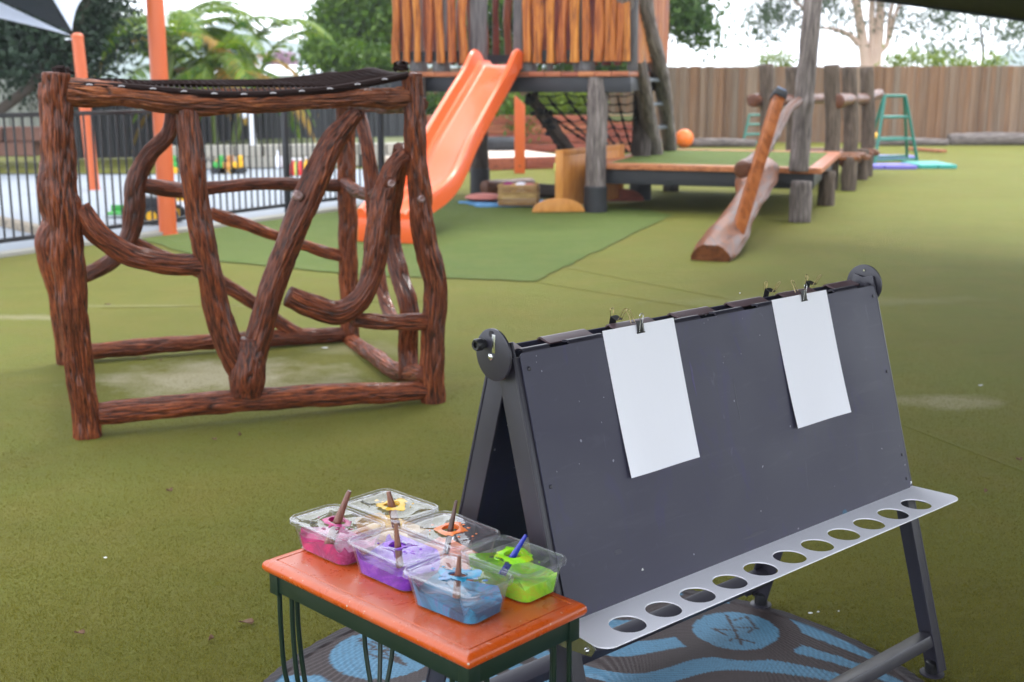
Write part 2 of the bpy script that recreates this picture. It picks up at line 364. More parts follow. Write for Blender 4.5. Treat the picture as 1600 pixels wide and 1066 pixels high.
class MB:
    def __init__(s): s.v = []; s.f = []
    def add(s, vs, fs):
        b = len(s.v); s.v += [tuple(v) for v in vs]; s.f += [tuple(i+b for i in f) for f in fs]; return s
    def box(s, c, sz, R=None):
        c = Vector(c); vs = []
        for z in (-.5, .5):
            for y in (-.5, .5):
                for x in (-.5, .5):
                    p = Vector((x*sz[0], y*sz[1], z*sz[2]))
                    if R is not None: p = R @ p
                    vs.append(c+p)
        return s.add(vs, [(0, 2, 3, 1), (4, 5, 7, 6), (0, 1, 5, 4), (2, 6, 7, 3), (0, 4, 6, 2), (1, 3, 7, 5)])
    def bar(s, a, b, w, h, up=(0, 0, 1)):
        a, b = Vector(a), Vector(b); d = (b-a).normalized(); side = d.cross(Vector(up))
        if side.length < 1e-4: side = d.cross(Vector((0, 1, 0)))
        side.normalize(); u = side.cross(d).normalized()
        R = Matrix((d, side, u)).transposed(); return s.box((a+b)/2, ((b-a).length, w, h), R)
    def tube(s, pts, r, n=10, cap=True):
        pts = [Vector(p) for p in pts]; m = len(pts); rr = r if isinstance(r, (list, tuple)) else [r]*m
        d0 = (pts[1]-pts[0]).normalized(); nrm = d0.orthogonal().normalized(); b = len(s.v); vs = []
        for i, p in enumerate(pts):
            d = (pts[min(i+1, m-1)]-pts[max(i-1, 0)]).normalized(); nrm = (nrm-d*nrm.dot(d)).normalized(); bi = d.cross(nrm)
            for k in range(n):
                a = 2*math.pi*k/n; vs.append(p+(nrm*math.cos(a)+bi*math.sin(a))*rr[i])
        fs = [(i*n+k, i*n+(k+1) % n, (i+1)*n+(k+1) % n, (i+1)*n+k) for i in range(m-1) for k in range(n)]
        if cap: fs += [tuple(range(n-1, -1, -1)), tuple((m-1)*n+k for k in range(n))]
        return s.add(vs, fs)
    def lathe(s, prof, c, axis=(0, 0, 1), n=24):
        ax = Vector(axis).normalized(); x = ax.orthogonal().normalized(); y = ax.cross(x); c = Vector(c); vs = []
        for (r, h) in prof:
            for k in range(n):
                a = 2*math.pi*k/n; vs.append(c+ax*h+(x*math.cos(a)+y*math.sin(a))*max(r, 1e-5))
        m = len(prof)
        fs = [(i*n+k, i*n+(k+1) % n, (i+1)*n+(k+1) % n, (i+1)*n+k) for i in range(m-1) for k in range(n)]
        fs += [tuple(range(n-1, -1, -1)), tuple((m-1)*n+k for k in range(n))]
        return s.add(vs, fs)
    def sphere(s, c, r, n=20):
        rx = r if isinstance(r, (tuple, list)) else (r, r, r); vs = []; m = n//2
        for i in range(m+1):
            t = math.pi*i/m
            for k in range(n):
                a = 2*math.pi*k/n; vs.append((c[0]+rx[0]*math.sin(t)*math.cos(a), c[1]+rx[1]*math.sin(t)*math.sin(a), c[2]+rx[2]*math.cos(t)))
        return s.add(vs, [(i*n+k, (i+1)*n+k, (i+1)*n+(k+1) % n, i*n+(k+1) % n) for i in range(m) for k in range(n)])
    def loft(s, loops, close=(True, True)):
        n = len(loops[0]); vs = [p for L in loops for p in L]; m = len(loops)
        fs = [(i*n+k, i*n+(k+1) % n, (i+1)*n+(k+1) % n, (i+1)*n+k) for i in range(m-1) for k in range(n)]
        if close[0]: fs.append(tuple(range(n-1, -1, -1)))
        if close[1]: fs.append(tuple((m-1)*n+k for k in range(n)))
        return s.add(vs, fs)
    def build(s, name, mat, parent=None, smooth=False, bevel=0., seg=2, weld=False, off=None):
        o = Vector(off) if off is not None else root_off(parent)
        me = bpy.data.meshes.new(name); me.from_pydata([(v[0]-o.x, v[1]-o.y, v[2]-o.z) for v in s.v], [], s.f); me.update()
        bm = bmesh.new(); bm.from_mesh(me)
        if weld: bmesh.ops.remove_doubles(bm, verts=bm.verts, dist=1e-5)
        bmesh.ops.recalc_face_normals(bm, faces=bm.faces)
        if bevel:
            es = [e for e in bm.edges if len(e.link_faces) == 2 and e.calc_face_angle(0) > math.radians(35)]
            bmesh.ops.bevel(bm, geom=es, offset=bevel, segments=seg, profile=.6, affect='EDGES', clamp_overlap=True)
        bm.to_mesh(me); bm.free()
        if smooth or bevel:
            me.polygons.foreach_set('use_smooth', np.ones(len(me.polygons), dtype=bool)); me.set_sharp_from_angle(angle=math.radians(28 if bevel else 40))
        me.materials.append(MT[mat] if isinstance(mat, str) else mat)
        ob = bpy.data.objects.new(name, me); COL.objects.link(ob); ob.parent = parent
        if off is not None and parent is None: ob.location = o
        return ob
def inst(name, src, parent, loc=(0, 0, 0), rot=(0, 0, 0), sc=(1, 1, 1)):
    o = bpy.data.objects.new(name, src.data if hasattr(src, 'data') else src); COL.objects.link(o); o.parent = parent
    o.location = loc; o.rotation_euler = rot; o.scale = sc; return o
def copy_tree(o, parent=None):
    c = o.copy(); COL.objects.link(c); c.parent = parent
    for ch in list(o.children): copy_tree(ch, c)
    return c
def catmull(P, R, step):
    P = np.array([list(p) for p in P], float); R = np.array(R, float)
    PP = np.vstack([2*P[0]-P[1], P, 2*P[-1]-P[-2]]); RR = np.concatenate([[R[0]], R, [R[-1]]]); out = []; ro = []
    for i in range(len(P)-1):
        L = np.linalg.norm(P[i+1]-P[i]); n = max(2, int(L/step))
        for t in np.arange(n)/n:
            a, b, c, d = PP[i:i+4]; out.append(.5*((2*b)+(c-a)*t+(2*a-5*b+4*c-d)*t*t+(-a+3*b-3*c+d)*t**3))
            a, b, c, d = RR[i:i+4]; ro.append(.5*((2*b)+(c-a)*t+(2*a-5*b+4*c-d)*t*t+(-a+3*b-3*c+d)*t**3))
    out.append(P[-1]); ro.append(R[-1]); return np.array(out), np.array(ro)
LOGSEED = [0]
def log(name, pts, rad, mat, parent, n=96, step=.009, amp=.007, lump=.006, knots=(), ridge=.0125, rlong=.17, squash=1.):
    """a round timber with ridged bark: spine pts, radii rad"""
    LOGSEED[0] += 1; sd_ = LOGSEED[0]*13.7
    if not isinstance(rad, (list, tuple)): rad = [rad]*len(pts)
    C, R = catmull(pts, rad, step); m = len(C)
    # ends eased
    T = np.gradient(C, axis=0); T /= np.linalg.norm(T, axis=1)[:, None]
    N = np.zeros_like(C); v = np.array(Vector(T[0]).orthogonal().normalized())
    for i in range(m): v = v-T[i]*v.dot(T[i]); v /= np.linalg.norm(v); N[i] = v
    B = np.cross(T, N); s = np.concatenate([[0], np.cumsum(np.linalg.norm(np.diff(C, axis=0), axis=1))])
    a = np.arange(n)*2*math.pi/n; A, Sx = np.meshgrid(a, s); ca, sa = np.cos(A), np.sin(A); Rr = np.repeat(R[:, None], n, 1)
    q = np.stack([ca*Rr/ridge, sa*Rr/ridge, Sx/rlong], -1).reshape(-1, 3)+sd_
    warp = perlin(q*.35+5)[:, None]*np.array([1., 1., .4]); q2 = q+warp*1.2
    n1 = perlin(q2); rid = 1-np.abs(n1)*3.; rid = np.clip(rid, 0, 1)**2
    n2 = perlin(q2*np.array([2.3, 2.3, 2.0])+9)
    l = perlin(np.stack([ca*Rr/.09, sa*Rr/.09, Sx/.16], -1).reshape(-1, 3)+sd_*2)
    disp = (-rid*amp*.9+n2*amp*.8+l*lump*1.6).reshape(m, n)
    for (ks, ka, kr, kh) in knots:
        dd = np.sqrt((Sx-ks)**2+(Rr*((A-ka+math.pi) % (2*math.pi)-math.pi))**2); disp += kh*np.exp(-(dd/kr)**2)
    RR = Rr+disp
    V = C[:, None]+(N[:, None]*ca[..., None]+B[:, None]*sa[..., None]*squash)*RR[..., None]
    V = V.reshape(-1, 3); idx = np.arange(m*n).reshape(m, n)
    Fq = np.stack([idx[:-1], np.roll(idx[:-1], -1, 1), np.roll(idx[1:], -1, 1), idx[1:]], -1).reshape(-1, 4)
    lc = np.stack([ca*Rr, sa*Rr, Sx+0*Rr], -1).reshape(-1, 3)+(sd_ % 5); fis = rid.copy()
    # caps: two inset rings, domed a little
    faces = [tuple(f) for f in Fq.tolist()]; Vl = [V]; lcl = [lc]; fl = [fis]; base = m*n
    for e, sgn in ((0, -1), (m-1, 1)):
        prev = idx[e]; 
        for f_, hh in ((.93, .006), (.5, .009)):
            ring = C[e]+(V.reshape(m, n, 3)[e]-C[e])*f_+T[e]*sgn*hh
            Vl.append(ring); lcl.append(lc.reshape(m, n, 3)[e]*f_); fl.append(np.zeros(n)); cur = np.arange(base, base+n); base += n
            for k in range(n):
                k2 = (k+1) % n; q_ = (prev[k], prev[k2], cur[k2], cur[k]); faces.append(tuple(int(x) for x in (q_ if sgn > 0 else q_[::-1])))
            prev = cur
        Vl.append((C[e]+T[e]*sgn*.010)[None]); lcl.append(np.zeros((1, 3))); fl.append(np.zeros(1)); ce = base; base += 1
        for k in range(n):
            k2 = (k+1) % n; t = (int(prev[k]), int(prev[k2]), ce); faces.append(t if sgn > 0 else t[::-1])
    return mesh_np(name, np.vstack(Vl), faces, MT[mat] if isinstance(mat, str) else mat, parent, True,
                   {'lc': ('FLOAT_VECTOR', np.vstack(lcl)), 'fis': ('FLOAT', np.concatenate(fl))})
def rrect(w, h, r, n=6):
    P = []
    for cx, cy, a0 in ((w/2-r, h/2-r, 0), (-w/2+r, h/2-r, 90), (-w/2+r, -h/2+r, 180), (w/2-r, -h/2+r, 270)):
        for k in range(n+1):
            a = math.radians(a0+90*k/n); P.append((cx+r*math.cos(a), cy+r*math.sin(a)))
    return P
def plate(name, outline, holes, t, M, mat, parent, bevel=0.):
    """flat sheet with real holes, in the local XY plane of M"""
    cu = bpy.data.curves.new(name, 'CURVE'); cu.dimensions = '2D'; cu.fill_mode = 'BOTH'; cu.extrude = t/2-bevel; cu.bevel_depth = bevel; cu.bevel_resolution = 1
    for L in [outline]+holes:
        s = cu.splines.new('POLY'); s.points.add(len(L)-1); s.use_cyclic_u = True
        for k, p in enumerate(L): s.points[k].co = (p[0], p[1], 0, 1)
    o = bpy.data.objects.new('tmp', cu); COL.objects.link(o)
    dg = bpy.context.evaluated_depsgraph_get(); me = bpy.data.meshes.new_from_object(o.evaluated_get(dg)); bpy.data.objects.remove(o)
    off = root_off(parent); me.transform(Matrix.Translation(-off) @ M); me.name = name; me.materials.clear(); me.materials.append(MT[mat])
    ob = bpy.data.objects.new(name, me); COL.objects.link(ob); ob.parent = parent; return ob
def leaves(name, blobs, n, size, mat, parent, per=14, spread=.22, droop=0., aspect=.45, shell=.35, seed=1):
    """many small leaf faces gathered into twig clusters through the crown's volume"""
    g = np.random.default_rng(seed); vol = np.array([b[1][0]*b[1][1]*b[1][2] for b in blobs])**.75; vol /= vol.sum()
    nc = max(1, n//per); bi = g.choice(len(blobs), nc, p=vol); C0 = np.array([list(b[0]) for b in blobs])[bi]; R0 = np.array([list(b[1]) for b in blobs])[bi]
    d = g.normal(size=(nc, 3)); d /= np.linalg.norm(d, axis=1)[:, None]; rr = g.random(nc)**shell
    cc = C0+d*rr[:, None]*R0; keep = perlin(cc*1.1+seed*3.1) > -.16; cc = cc[keep]; nc = len(cc)
    P = np.repeat(cc, per, 0)+g.normal(size=(nc*per, 3))*spread*np.array([1, 1, .7]); N = len(P)
    u = g.normal(size=(N, 3)); u[:, 2] -= droop*2; u /= np.linalg.norm(u, axis=1)[:, None]
    w = np.cross(u, g.normal(size=(N, 3))); w /= np.linalg.norm(w, axis=1)[:, None]
    s = size*(.6+.8*g.random(N))[:, None]
    V = np.stack([P-u*s*.5, P+w*s*aspect*.5, P+u*s*.5, P-w*s*aspect*.5], 1).reshape(-1, 3)
    Fq = np.arange(N*4).reshape(N, 4); rv = np.repeat(np.clip(np.repeat(g.random(nc), per)*.6+g.random(N)*.4, 0, 1), 4)
    return mesh_np(name, V, Fq, MT[mat], parent, False, {'rv': ('FLOAT', rv)})

# ================================================================== GROUND
def sheet(name, pts, z, mat, kind='structure', parent=None):
    me = bpy.data.meshes.new(name); me.from_pydata([(p[0], p[1], z) for p in pts], [], [tuple(range(len(pts)))]); me.update()
    if me.polygons[0].normal.z < 0: me.flip_normals()
    me.materials.append(MT[mat] if isinstance(mat, str) else mat)
    o = bpy.data.objects.new(name, me); COL.objects.link(o); o.parent = parent
    if kind: o['kind'] = kind
    return o
k = NT('dry_ground'); k.set(Base_Color=k.ramp(k.noise(k.pos(), .3, 5), [(.3, (.07, .09, .03)), (.7, (.13, .14, .06))]), Roughness=.95); MT['ground'] = k.m
sheet('ground', [(-720, -100), (720, -100), (720, 700), (-720, 700)], -.05, 'ground')
gp = lambda x, y: tuple(G(x, y))
dusty = [(gp(350, 588), .62, .42, .8), (gp(1490, 628), .32, .14, .45), (gp(40, 496), .5, .09, .35), (gp(250, 478), .8, .05, .2),
         (gp(700, 418), .9, .12, .25), (gp(1300, 470), 1.2, .2, .15), (gp(560, 545), .3, .2, .3)]
def near_far(k, c, far):
    return c
kt, ct = mat_turf('olive_turf', (.152, .144, .012), (.168, .184, .022), (.22, .17, .028), dusty); MT['turf'] = kt.m
kg, cg = mat_turf('green_turf', (.082, .135, .020), (.115, .172, .030), (.15, .17, .035), []); MT['turf_green'] = kg.m
A0 = Vector((-4.496, 10.49, 0)); A1 = Vector((-2.063, 14.377, 0)); fd = (A1-A0).normalized()
fe = A0+fd*5.45; fs = A0-fd*6.5
fn = Vector((-fd.y, fd.x, 0))
# olive turf stops at the kerb by the black fence
edge = [fs-fn*.35, fe-fn*.35]
sheet('turf', [edge[0], (-9.5, -4), (22, -4), (22, 28.55), (3, 29.9), (-6, 30.5), (-4.5, 21), edge[1]], 0, 'turf')
def rough(P, amp=.018, step=.12):
    out = []; g_ = random.Random(6)
    for i in range(len(P)):
        a_, b_ = Vector(P[i][:2]), Vector(P[(i+1) % len(P)][:2]); n_ = max(1, int((b_-a_).length/step))
        for j in range(n_): q = a_.lerp(b_, j/n_); out.append((q.x+g_.uniform(-amp, amp), q.y+g_.uniform(-amp, amp)))
    return out
sheet('green_turf', rough([gp(330, 408), gp(560, 431), gp(835, 441), gp(1050, 337), gp(990, 325), gp(700, 312), gp(575, 310), fe-fn*.42, A1-fn*.42, A0+fd*1.2-fn*.42]), .008, 'turf_green')
MB().bar(edge[0]+fn*.09+Vector((0, 0, .0)), edge[1]+fn*.09, .17, .06).build('kerb', 'kerb')['kind'] = 'structure'
sheet('concrete_path', [fs-fn*.2, fe-fn*.2, (-1.6, 20), (-5, 21.2), (-20, 21.2), (-20, 3)], .004, 'concrete')
sheet('grass_strip', [(-16, 19.2), (-5.4, 19.2), (-4.8, 24), (-16, 24)], .02, 'turf')
# low raised joins where rolls of turf meet
def seam(a, b, w=.02):
    o = MB().bar(G(*a)+Vector((0, 0, .0)), G(*b), w, .006).build('turf_seam', 'turf'); o['kind'] = 'structure'
for a, b in (((1405, 662), (1640, 752)), ((700, 470), (160, 482)), ((835, 441), (1330, 520)), ((880, 418), (1150, 470))): seam(a, b)

# blades of turf standing near the camera
def blades():
    g = np.random.default_rng(5); N = 420000
    Y = 1.55+np.abs(g.normal(size=N))*2.1; X = (g.random(N)*2-1)*(Y*.46+.15)
    h = (.0045+.0045*g.random(N))*np.clip(1.25-Y/9,.2,1); ang = g.random(N)*6.283; w = .0007+.0006*Y/3
    P = np.stack([X, Y, np.full(N, -.001)], 1); dx = np.stack([np.cos(ang), np.sin(ang), 0*ang], 1)*w[:, None]
    ln = g.normal(size=(N, 2))*.004; tip = P+np.stack([ln[:, 0], ln[:, 1], h], 1)
    # none under the rug
    keep = (X-.203)**2+(Y-2.498)**2 > .855**2
    V = np.stack([P-dx, P+dx, tip], 1)[keep].reshape(-1, 3); n = keep.sum(); rv = np.repeat(g.random(n), 3)
    m = mat_leaf('turf_fibre', (.105, .098, .007), (.21, .190, .020), .3, .7)
    o = mesh_np('turf_blades', V, np.arange(n*3).reshape(n, 3), m, None, False, {'rv': ('FLOAT', rv)})
    tag(o, 'short olive artificial grass fibres covering the near playground floor', 'artificial grass', kind='stuff')
blades()

# ================================================================== HILLS
def hills():
    V = []; Fc = []; n = 160; rows = 12
    for j in range(rows):
        for i in range(n):
            az = -1.1+2.2*i/(n-1); u = j/(rows-1); d = 330+u*260
            px = 800+F*math.tan(az)
            h = 17*math.exp(-((px-330)/300)**2)+12*math.exp(-((px-1660)/150)**2)+5*math.exp(-((px-900)/300)**2)+2.5
            h *= 1+.18*float(math.sin(px*.021)+.5*math.sin(px*.053+1))
            z = h*math.sin(math.pi*min(1, .02+u*.85)*.58)*(.5+.5*u)*1.15
            V.append((d*math.sin(az), d*math.cos(az), z-.5))
    for j in range(rows-1):
        for i in range(n-1): Fc.append((j*n+i, j*n+i+1, (j+1)*n+i+1, (j+1)*n+i))
    o = mesh_np('hills', V, Fc, MT['hill'], None, True); o['kind'] = 'structure'
    V = np.array(V)
hills()

# ================================================================== TIMBER FENCE (background)
def timber_fence():
    a = Vector((-3.4, 30.6, 0)); b = Vector((13.4, 28.45, 0)); L = (b-a).length; d = (b-a)/L; ang = math.atan2(d.y, d.x)
    r = empty('paling_fence', a, 'tall weathered brown timber paling fence across the back of the yard', 'fence')
    me = MB().box((0, 0, .9), (1, .022, 1.8)).build('paling', 'paling', None, bevel=.004, seg=1); src = me.data; bpy.data.objects.remove(me)
    s = 0; g = random.Random(3); k_ = 0
    while s < L:
        w = g.choice([.085, .10, .12, .12, .15]); top = 1.80+g.uniform(-.012, .012)
        if s < 6.9: top -= .03
        p = d*(s+w/2); o = inst('paling', src, r, (p.x, p.y+(.012 if k_ % 2 else -.012), -.02), (0, 0, ang+g.uniform(-.02, .02)), (w*1.04, 1, top/1.8))
        s += w*.985; k_ += 1
    for z in (.35, 1.5):
        n_ = Vector((-d.y, d.x, 0))*.06
        MB().bar(a+n_+Vector((0, 0, z)), b+n_+Vector((0, 0, z)), .045, .09).build('rail', 'paling', r)
    for x in np.arange(0, L, 2.4):
        p = a+d*x+Vector((-d.y, d.x, 0))*.13; MB().box(p+Vector((0, 0, .9)), (.1, .1, 1.75)).build('post', 'paling', r)
timber_fence()
f = empty('floodlight', D(1153, 115, 29.6), 'dark box floodlight fixed at the top of the paling fence', 'light')
MB().box(D(1153, 115, 29.6), (.46, .12, .17)).build('housing', 'steel', f, bevel=.02)
MB().box(D(1153, 115, 29.6)+Vector((0, .1, 0)), (.1, .12, .08)).build('bracket', 'steel', f)
def ground_log(a, b, r, label):
    c = G(*a); e = G(*b); c.z = e.z = r*.8; o = empty('edging_log', c, label, 'log', 'logs lying along the foot of the fence')
    log('trunk', [c, (c+e)/2+Vector((0, 0, .02)), e], [r, r*1.05, r*.9], 'greylog', o, n=20, step=.1, amp=.01)
ground_log((1482, 227), (1640, 227), .15, 'thick grey log lying along the fence at far right')
ground_log((1360, 228), (1480, 228), .09, 'thin grey log by the fence behind the green trestle')
ground_log((1060, 230), (1180, 230), .10, 'thin grey log by the fence behind the orange ball')

# ================================================================== LEFT BACKGROUND: walls, retaining blocks
def ribbed_wall(a, b, z0, z1, mat, label, name='sheet_fence', pitch=.19):
    a, b = Vector(a), Vector(b); L = (b-a).length; d = (b-a)/L; n_ = Vector((-d.y, d.x, 0)); r = empty(name, a, label, 'fence')
    src = None; k = int(L/pitch)
    for i in range(k):
        if src is None:
            m = MB(); P = [(0, 0), (.07, 0), (.09, .03), (.17, .03), (.19, 0)]
            vs = []
            for z in (0, 1):
                for (x, y) in P: vs.append((x, y, z))
                for (x, y) in P[::-1]: vs.append((x, y+.003, z))
            q = len(P)*2; fs_ = [(j, (j+1) % q, q+(j+1) % q, q+j) for j in range(q)]+[tuple(range(q-1, -1, -1)), tuple(range(q, 2*q))]
            m.add(vs, fs_); t = m.build('sheet_rib', mat, None); src = t.data; bpy.data.objects.remove(t)
        p = d*(i*pitch); inst('sheet_rib', src, r, (p.x, p.y, z0), (0, 0, math.atan2(d.y, d.x)), (1, -1, z1-z0))
    MB().bar(a+Vector((0, 0, z1+.015)), b+Vector((0, 0, z1+.015)), .07, .05).build('top_cap', mat, r)
    for i in range(0, int(L/2.4)+1):
        p = a+d*(i*2.4)-n_*.02; MB().box(p+Vector((0, 0, (z0+z1)/2)), (.07, .05, z1-z0)).build('post', mat, r)
    return r
ribbed_wall((-8.1, 22.4, 0), (-1.9, 24.6, 0), .05, 1.40, 'colorbond', 'charcoal ribbed metal sheet fence behind the toys')
ribbed_wall((-14, 21.6, 0), (-8.15, 22.3, 0), .3, 1.45, 'palesheet', 'pale grey green ribbed sheet fence at far left', 'sheet_fence')
def blocks():
    r = empty('retaining_wall', (-7.3, 20.5, 0), 'low retaining wall of pale sandstone blocks in front of the charcoal fence', 'wall')
    a = Vector((-5.6, 20.3, 0)); b = Vector((-1.3, 21.4, 0)); L = (b-a).length; d = (b-a)/L; ang = math.atan2(d.y, d.x)
    t = MB().box((0, 0, 0), (1, 1, 1)).build('block', 'block', None, bevel=.04, seg=1); src = t.data; bpy.data.objects.remove(t); g = random.Random(2)
    for row in range(2):
        s = -.2*row
        while s < L:
            w = g.uniform(.35, .6); p = a+d*(s+w/2)-r.location
            inst('block', src, r, (p.x+g.uniform(-.02, .02), p.y+row*.06+g.uniform(-.02, .02), .11+row*.19), (0, 0, ang+g.uniform(-.04, .04)), (w*.97, .32, .185)); s += w
blocks()
# soil behind the blocks
sheet('garden_bed', [(-5.6, 20.5), (-1.3, 21.55), (-1.9, 24.55), (-5.2, 23.4)], .36, 'ground')
r = empty('block_planter', (-9, 20, 0), 'brown block planter by the pale sheet fence at far left', 'planter')
for j in range(2):
    for i in range(4):
        MB().box((-10.6+i*.72+j*.2, 20.6+i*.06, .32+j*.25), (.7, .4, .24)).build('block', 'brickish', r, bevel=.02, seg=1)
# white standpipe
r = empty('standpipe', D(397, 245, 20.2), 'white pipe standing on the pale block wall', 'pipe')
p0 = D(397, 246, 20.6); MB().tube([Vector((p0.x, p0.y, .35)), Vector((p0.x-.03, p0.y, 1.35))], .055, 12).build('pipe', 'whitewall', r, smooth=True)
MB().sphere((p0.x-.14, p0.y, D(391, 180, 20.6).z), .06, 12).build('valve', 'whitewall', r, smooth=True)

# white roofed building behind the sheet fence
r = empty('white_building', (-7, 42, 0), 'long white roofed building beyond the charcoal fence', 'building')
w0 = D(330, 112, 42); w1 = D(560, 112, 42)
MB().box(((w0.x+w1.x)/2, 44, .85), (w1.x-w0.x, 4, 1.7)).build('wall', 'whitewall', r)
m = MB(); 
m.add([(w0.x-.3, 41.6, 1.62), (w1.x+.3, 41.6, 1.62), (w1.x+.3, 46.4, 1.62), (w0.x-.3, 46.4, 1.62), (w0.x-.3, 44, 1.98), (w1.x+.3, 44, 1.98)], [(0, 1, 5, 4), (2, 3, 4, 5), (0, 4, 3), (1, 2, 5), (0, 3, 2, 1)]); m.build('roof', 'whitewall', r)
for i in range(5):
    MB().box((w0.x+.8+i*1.0, 41.98, 1.1), (.5, .06, .5)).build('window', 'steel', r)

# ================================================================== ORANGE POLES, SHADE SAILS
def opole(base, top, r0, label, cap=True):
    o = empty('sail_post', base, label, 'post', 'orange shade sail posts')
    MB().tube([base, base.lerp(top, .5), top], [r0, r0*.98, r0*.96], 28).build('tube', 'pole', o, smooth=True)
    d = (top-base).normalized()
    MB().lathe([(r0*1.15, 0), (r0*1.15, .006), (r0*1.0, .008)], base, (0, 0, 1), 24).build('base_plate', 'pole', o, smooth=True)
    if cap:
        MB().lathe([(r0*1.02, 0), (r0*1.02, .03), (r0*.6, .06), (.001, .065)], top-d*.01, d, 24).build('cap', 'pole', o, smooth=True)
        m = MB(); c = top-d*.03
        for k_ in range(2): m.tube([c+Vector((-.11-.05*k_, -.02, 0)), c+Vector((-.02, -.02, .0))], .012, 8)
        m.build('shackle', 'chrome', o, smooth=True)
    return o
b1 = G(263, 366); t1 = D(235, -120, 11.75); b1.z = 0; opole(b1, t1, .084, 'tall thick orange post standing at the black fence', False)
b2 = G(147, 297); t2 = D(121, 58, 16.6); t2.y = 16.6; opole(b2, t2, .078, 'short leaning orange post holding the corner of the striped sail')
b3 = G(812, 271); o = empty('timber_post', b3, 'flat orange painted post standing under the play tower', 'post')
t3 = D(811, 152, b3.y)
m = MB(); w = .085
m.add([(b3.x-w, b3.y-.04, 0), (b3.x+w, b3.y-.04, 0), (b3.x+w, b3.y+.04, 0), (b3.x-w, b3.y+.04, 0), (b3.x-w, b3.y-.04, t3.z+.03), (b3.x+w, b3.y-.04, t3.z-.12), (b3.x+w, b3.y+.04, t3.z-.12), (b3.x-w, b3.y+.04, t3.z+.03)],
      [(0, 3, 2, 1), (4, 5, 6, 7), (0, 1, 5, 4), (1, 2, 6, 5), (2, 3, 7, 6), (3, 0, 4, 7)]); m.build('plank', 'pole', o, bevel=.01)
MB().lathe([(.014, 0), (.014, .012)], (b3.x, b3.y-.04, .12), (0, -1, 0), 10).build('bolt', 'steel', o)

def sail_strip(name, P, mat, parent, n=14):
    """P: corner point, two far points; slightly curved membrane with thickness"""
    c, a, b, bow1, bow2 = P; V = []; Fc = []
    for i in range(n+1):
        u = i/n; e1 = c.lerp(a, u)+bow1*math.sin(math.pi*u); e2 = c.lerp(b, u)+bow2*math.sin(math.pi*u)
        for j in range(n+1): V.append(e1.lerp(e2, j/n))
    for i in range(n):
        for j in range(n): q = i*(n+1)+j; Fc.append((q, q+1, q+n+2, q+n+1))
    ob = mesh_np(name, [tuple(v) for v in V], Fc, MT[mat], parent, True)
    s = ob.modifiers.new('solid', 'SOLIDIFY'); s.thickness = .003
    return ob
c = t2+Vector((-.07, -.05, .02))
r = empty('striped_shade_sail', c, 'striped white and charcoal shade sail fixed to the short orange post', 'shade sail')
Yf = 9.0; Z = Vector((0, 0, 0))
pA = D(-260, -20, Yf); pB = D(-330, -152, Yf); pC = D(-22, -175, Yf); pD = D(350, -90, 13.)
sail_strip('sail_panel', (c, pA, pB, Vector((0, 0, .03)), Z), 'sail_white', r)
sail_strip('sail_panel', (c+Vector((0, 0, .04)), pB, pC, Z, Z), 'sail_dark', r)
sail_strip('sail_panel', (c+Vector((.02, 0, .06)), pC, pD, Z, Vector((-.45, 0, .1))), 'sail_white', r)
# the big charcoal sail overhead on the right
r = empty('shade_sail', (4, 4, 3), 'large charcoal shade sail overhead at the upper right', 'shade sail')
q0 = D(1330, -7, 12.5); q1 = D(1800, 58, 10.5)
q2 = Vector((9.5, -5, 4.2)); q3 = Vector((-3.4, -3.5, 4.3))
V = []; Fc = []; n = 24
for i in range(n+1):
    for j in range(n+1):
        u, v = i/n, j/n; p = (q0.lerp(q1, u)).lerp(q3.lerp(q2, u), v)
        p.z += .1*math.sin(math.pi*v)*math.sin(math.pi*u); V.append(tuple(p))
for i in range(n):
    for j in range(n): q = i*(n+1)+j; Fc.append((q, q+1, q+n+2, q+n+1))
ob = mesh_np('membrane', V, Fc, MT['sail_dark'], r, True); s = ob.modifiers.new('solid', 'SOLIDIFY'); s.thickness = .003
m = MB(); m.tube([q0.lerp(q1, i/10)+Vector((0, 0, -.01)) for i in range(11)], .014, 8); m.build('edge_cable', 'sail_dark', r, smooth=True)

# ================================================================== BLACK POOL FENCE
def pool_fence():
    r = empty('black_bar_fence', fs, 'black metal fence of slim upright bars on the left', 'fence')
    H0 = 1.2; L = (fe-fs).length; ang = math.atan2(fd.y, fd.x)
    for z in (.09, 1.17): MB().bar(fs+Vector((0, 0, z)), fe+Vector((0, 0, z)), .032, .04).build('rail', 'black', r, bevel=.004, seg=1)
    t = MB().box((0, 0, .62), (.017, .017, 1.1)).build('bar', 'black', None, bevel=.003, seg=1); src = t.data; bpy.data.objects.remove(t)
    s = .05
    while s < L:
        p = fd*s; inst('bar', src, r, (p.x, p.y, .0), (0, 0, ang)); s += .093
    t = MB().box((0, 0, .63), (.06, .06, 1.28)).build('post', 'black', None, bevel=.006); src = t.data; bpy.data.objects.remove(t)
    for px in (-700, 60, 447, 596):
        # where the sight line meets the fence line
        rr = ray(px, 250); tt = None
        den = rr.x*fd.y-rr.y*fd.x; tt = (fs.x*fd.y-fs.y*fd.x)/den; p = Vector((rr.x*tt, rr.y*tt, 0)); 
        if px in (-700,): p = fs.copy()
        if px == 60: continue
        p = p-fs; o = inst('post', src, r, (p.x, p.y, 0), (0, 0, ang))
    return r
pool_fence()

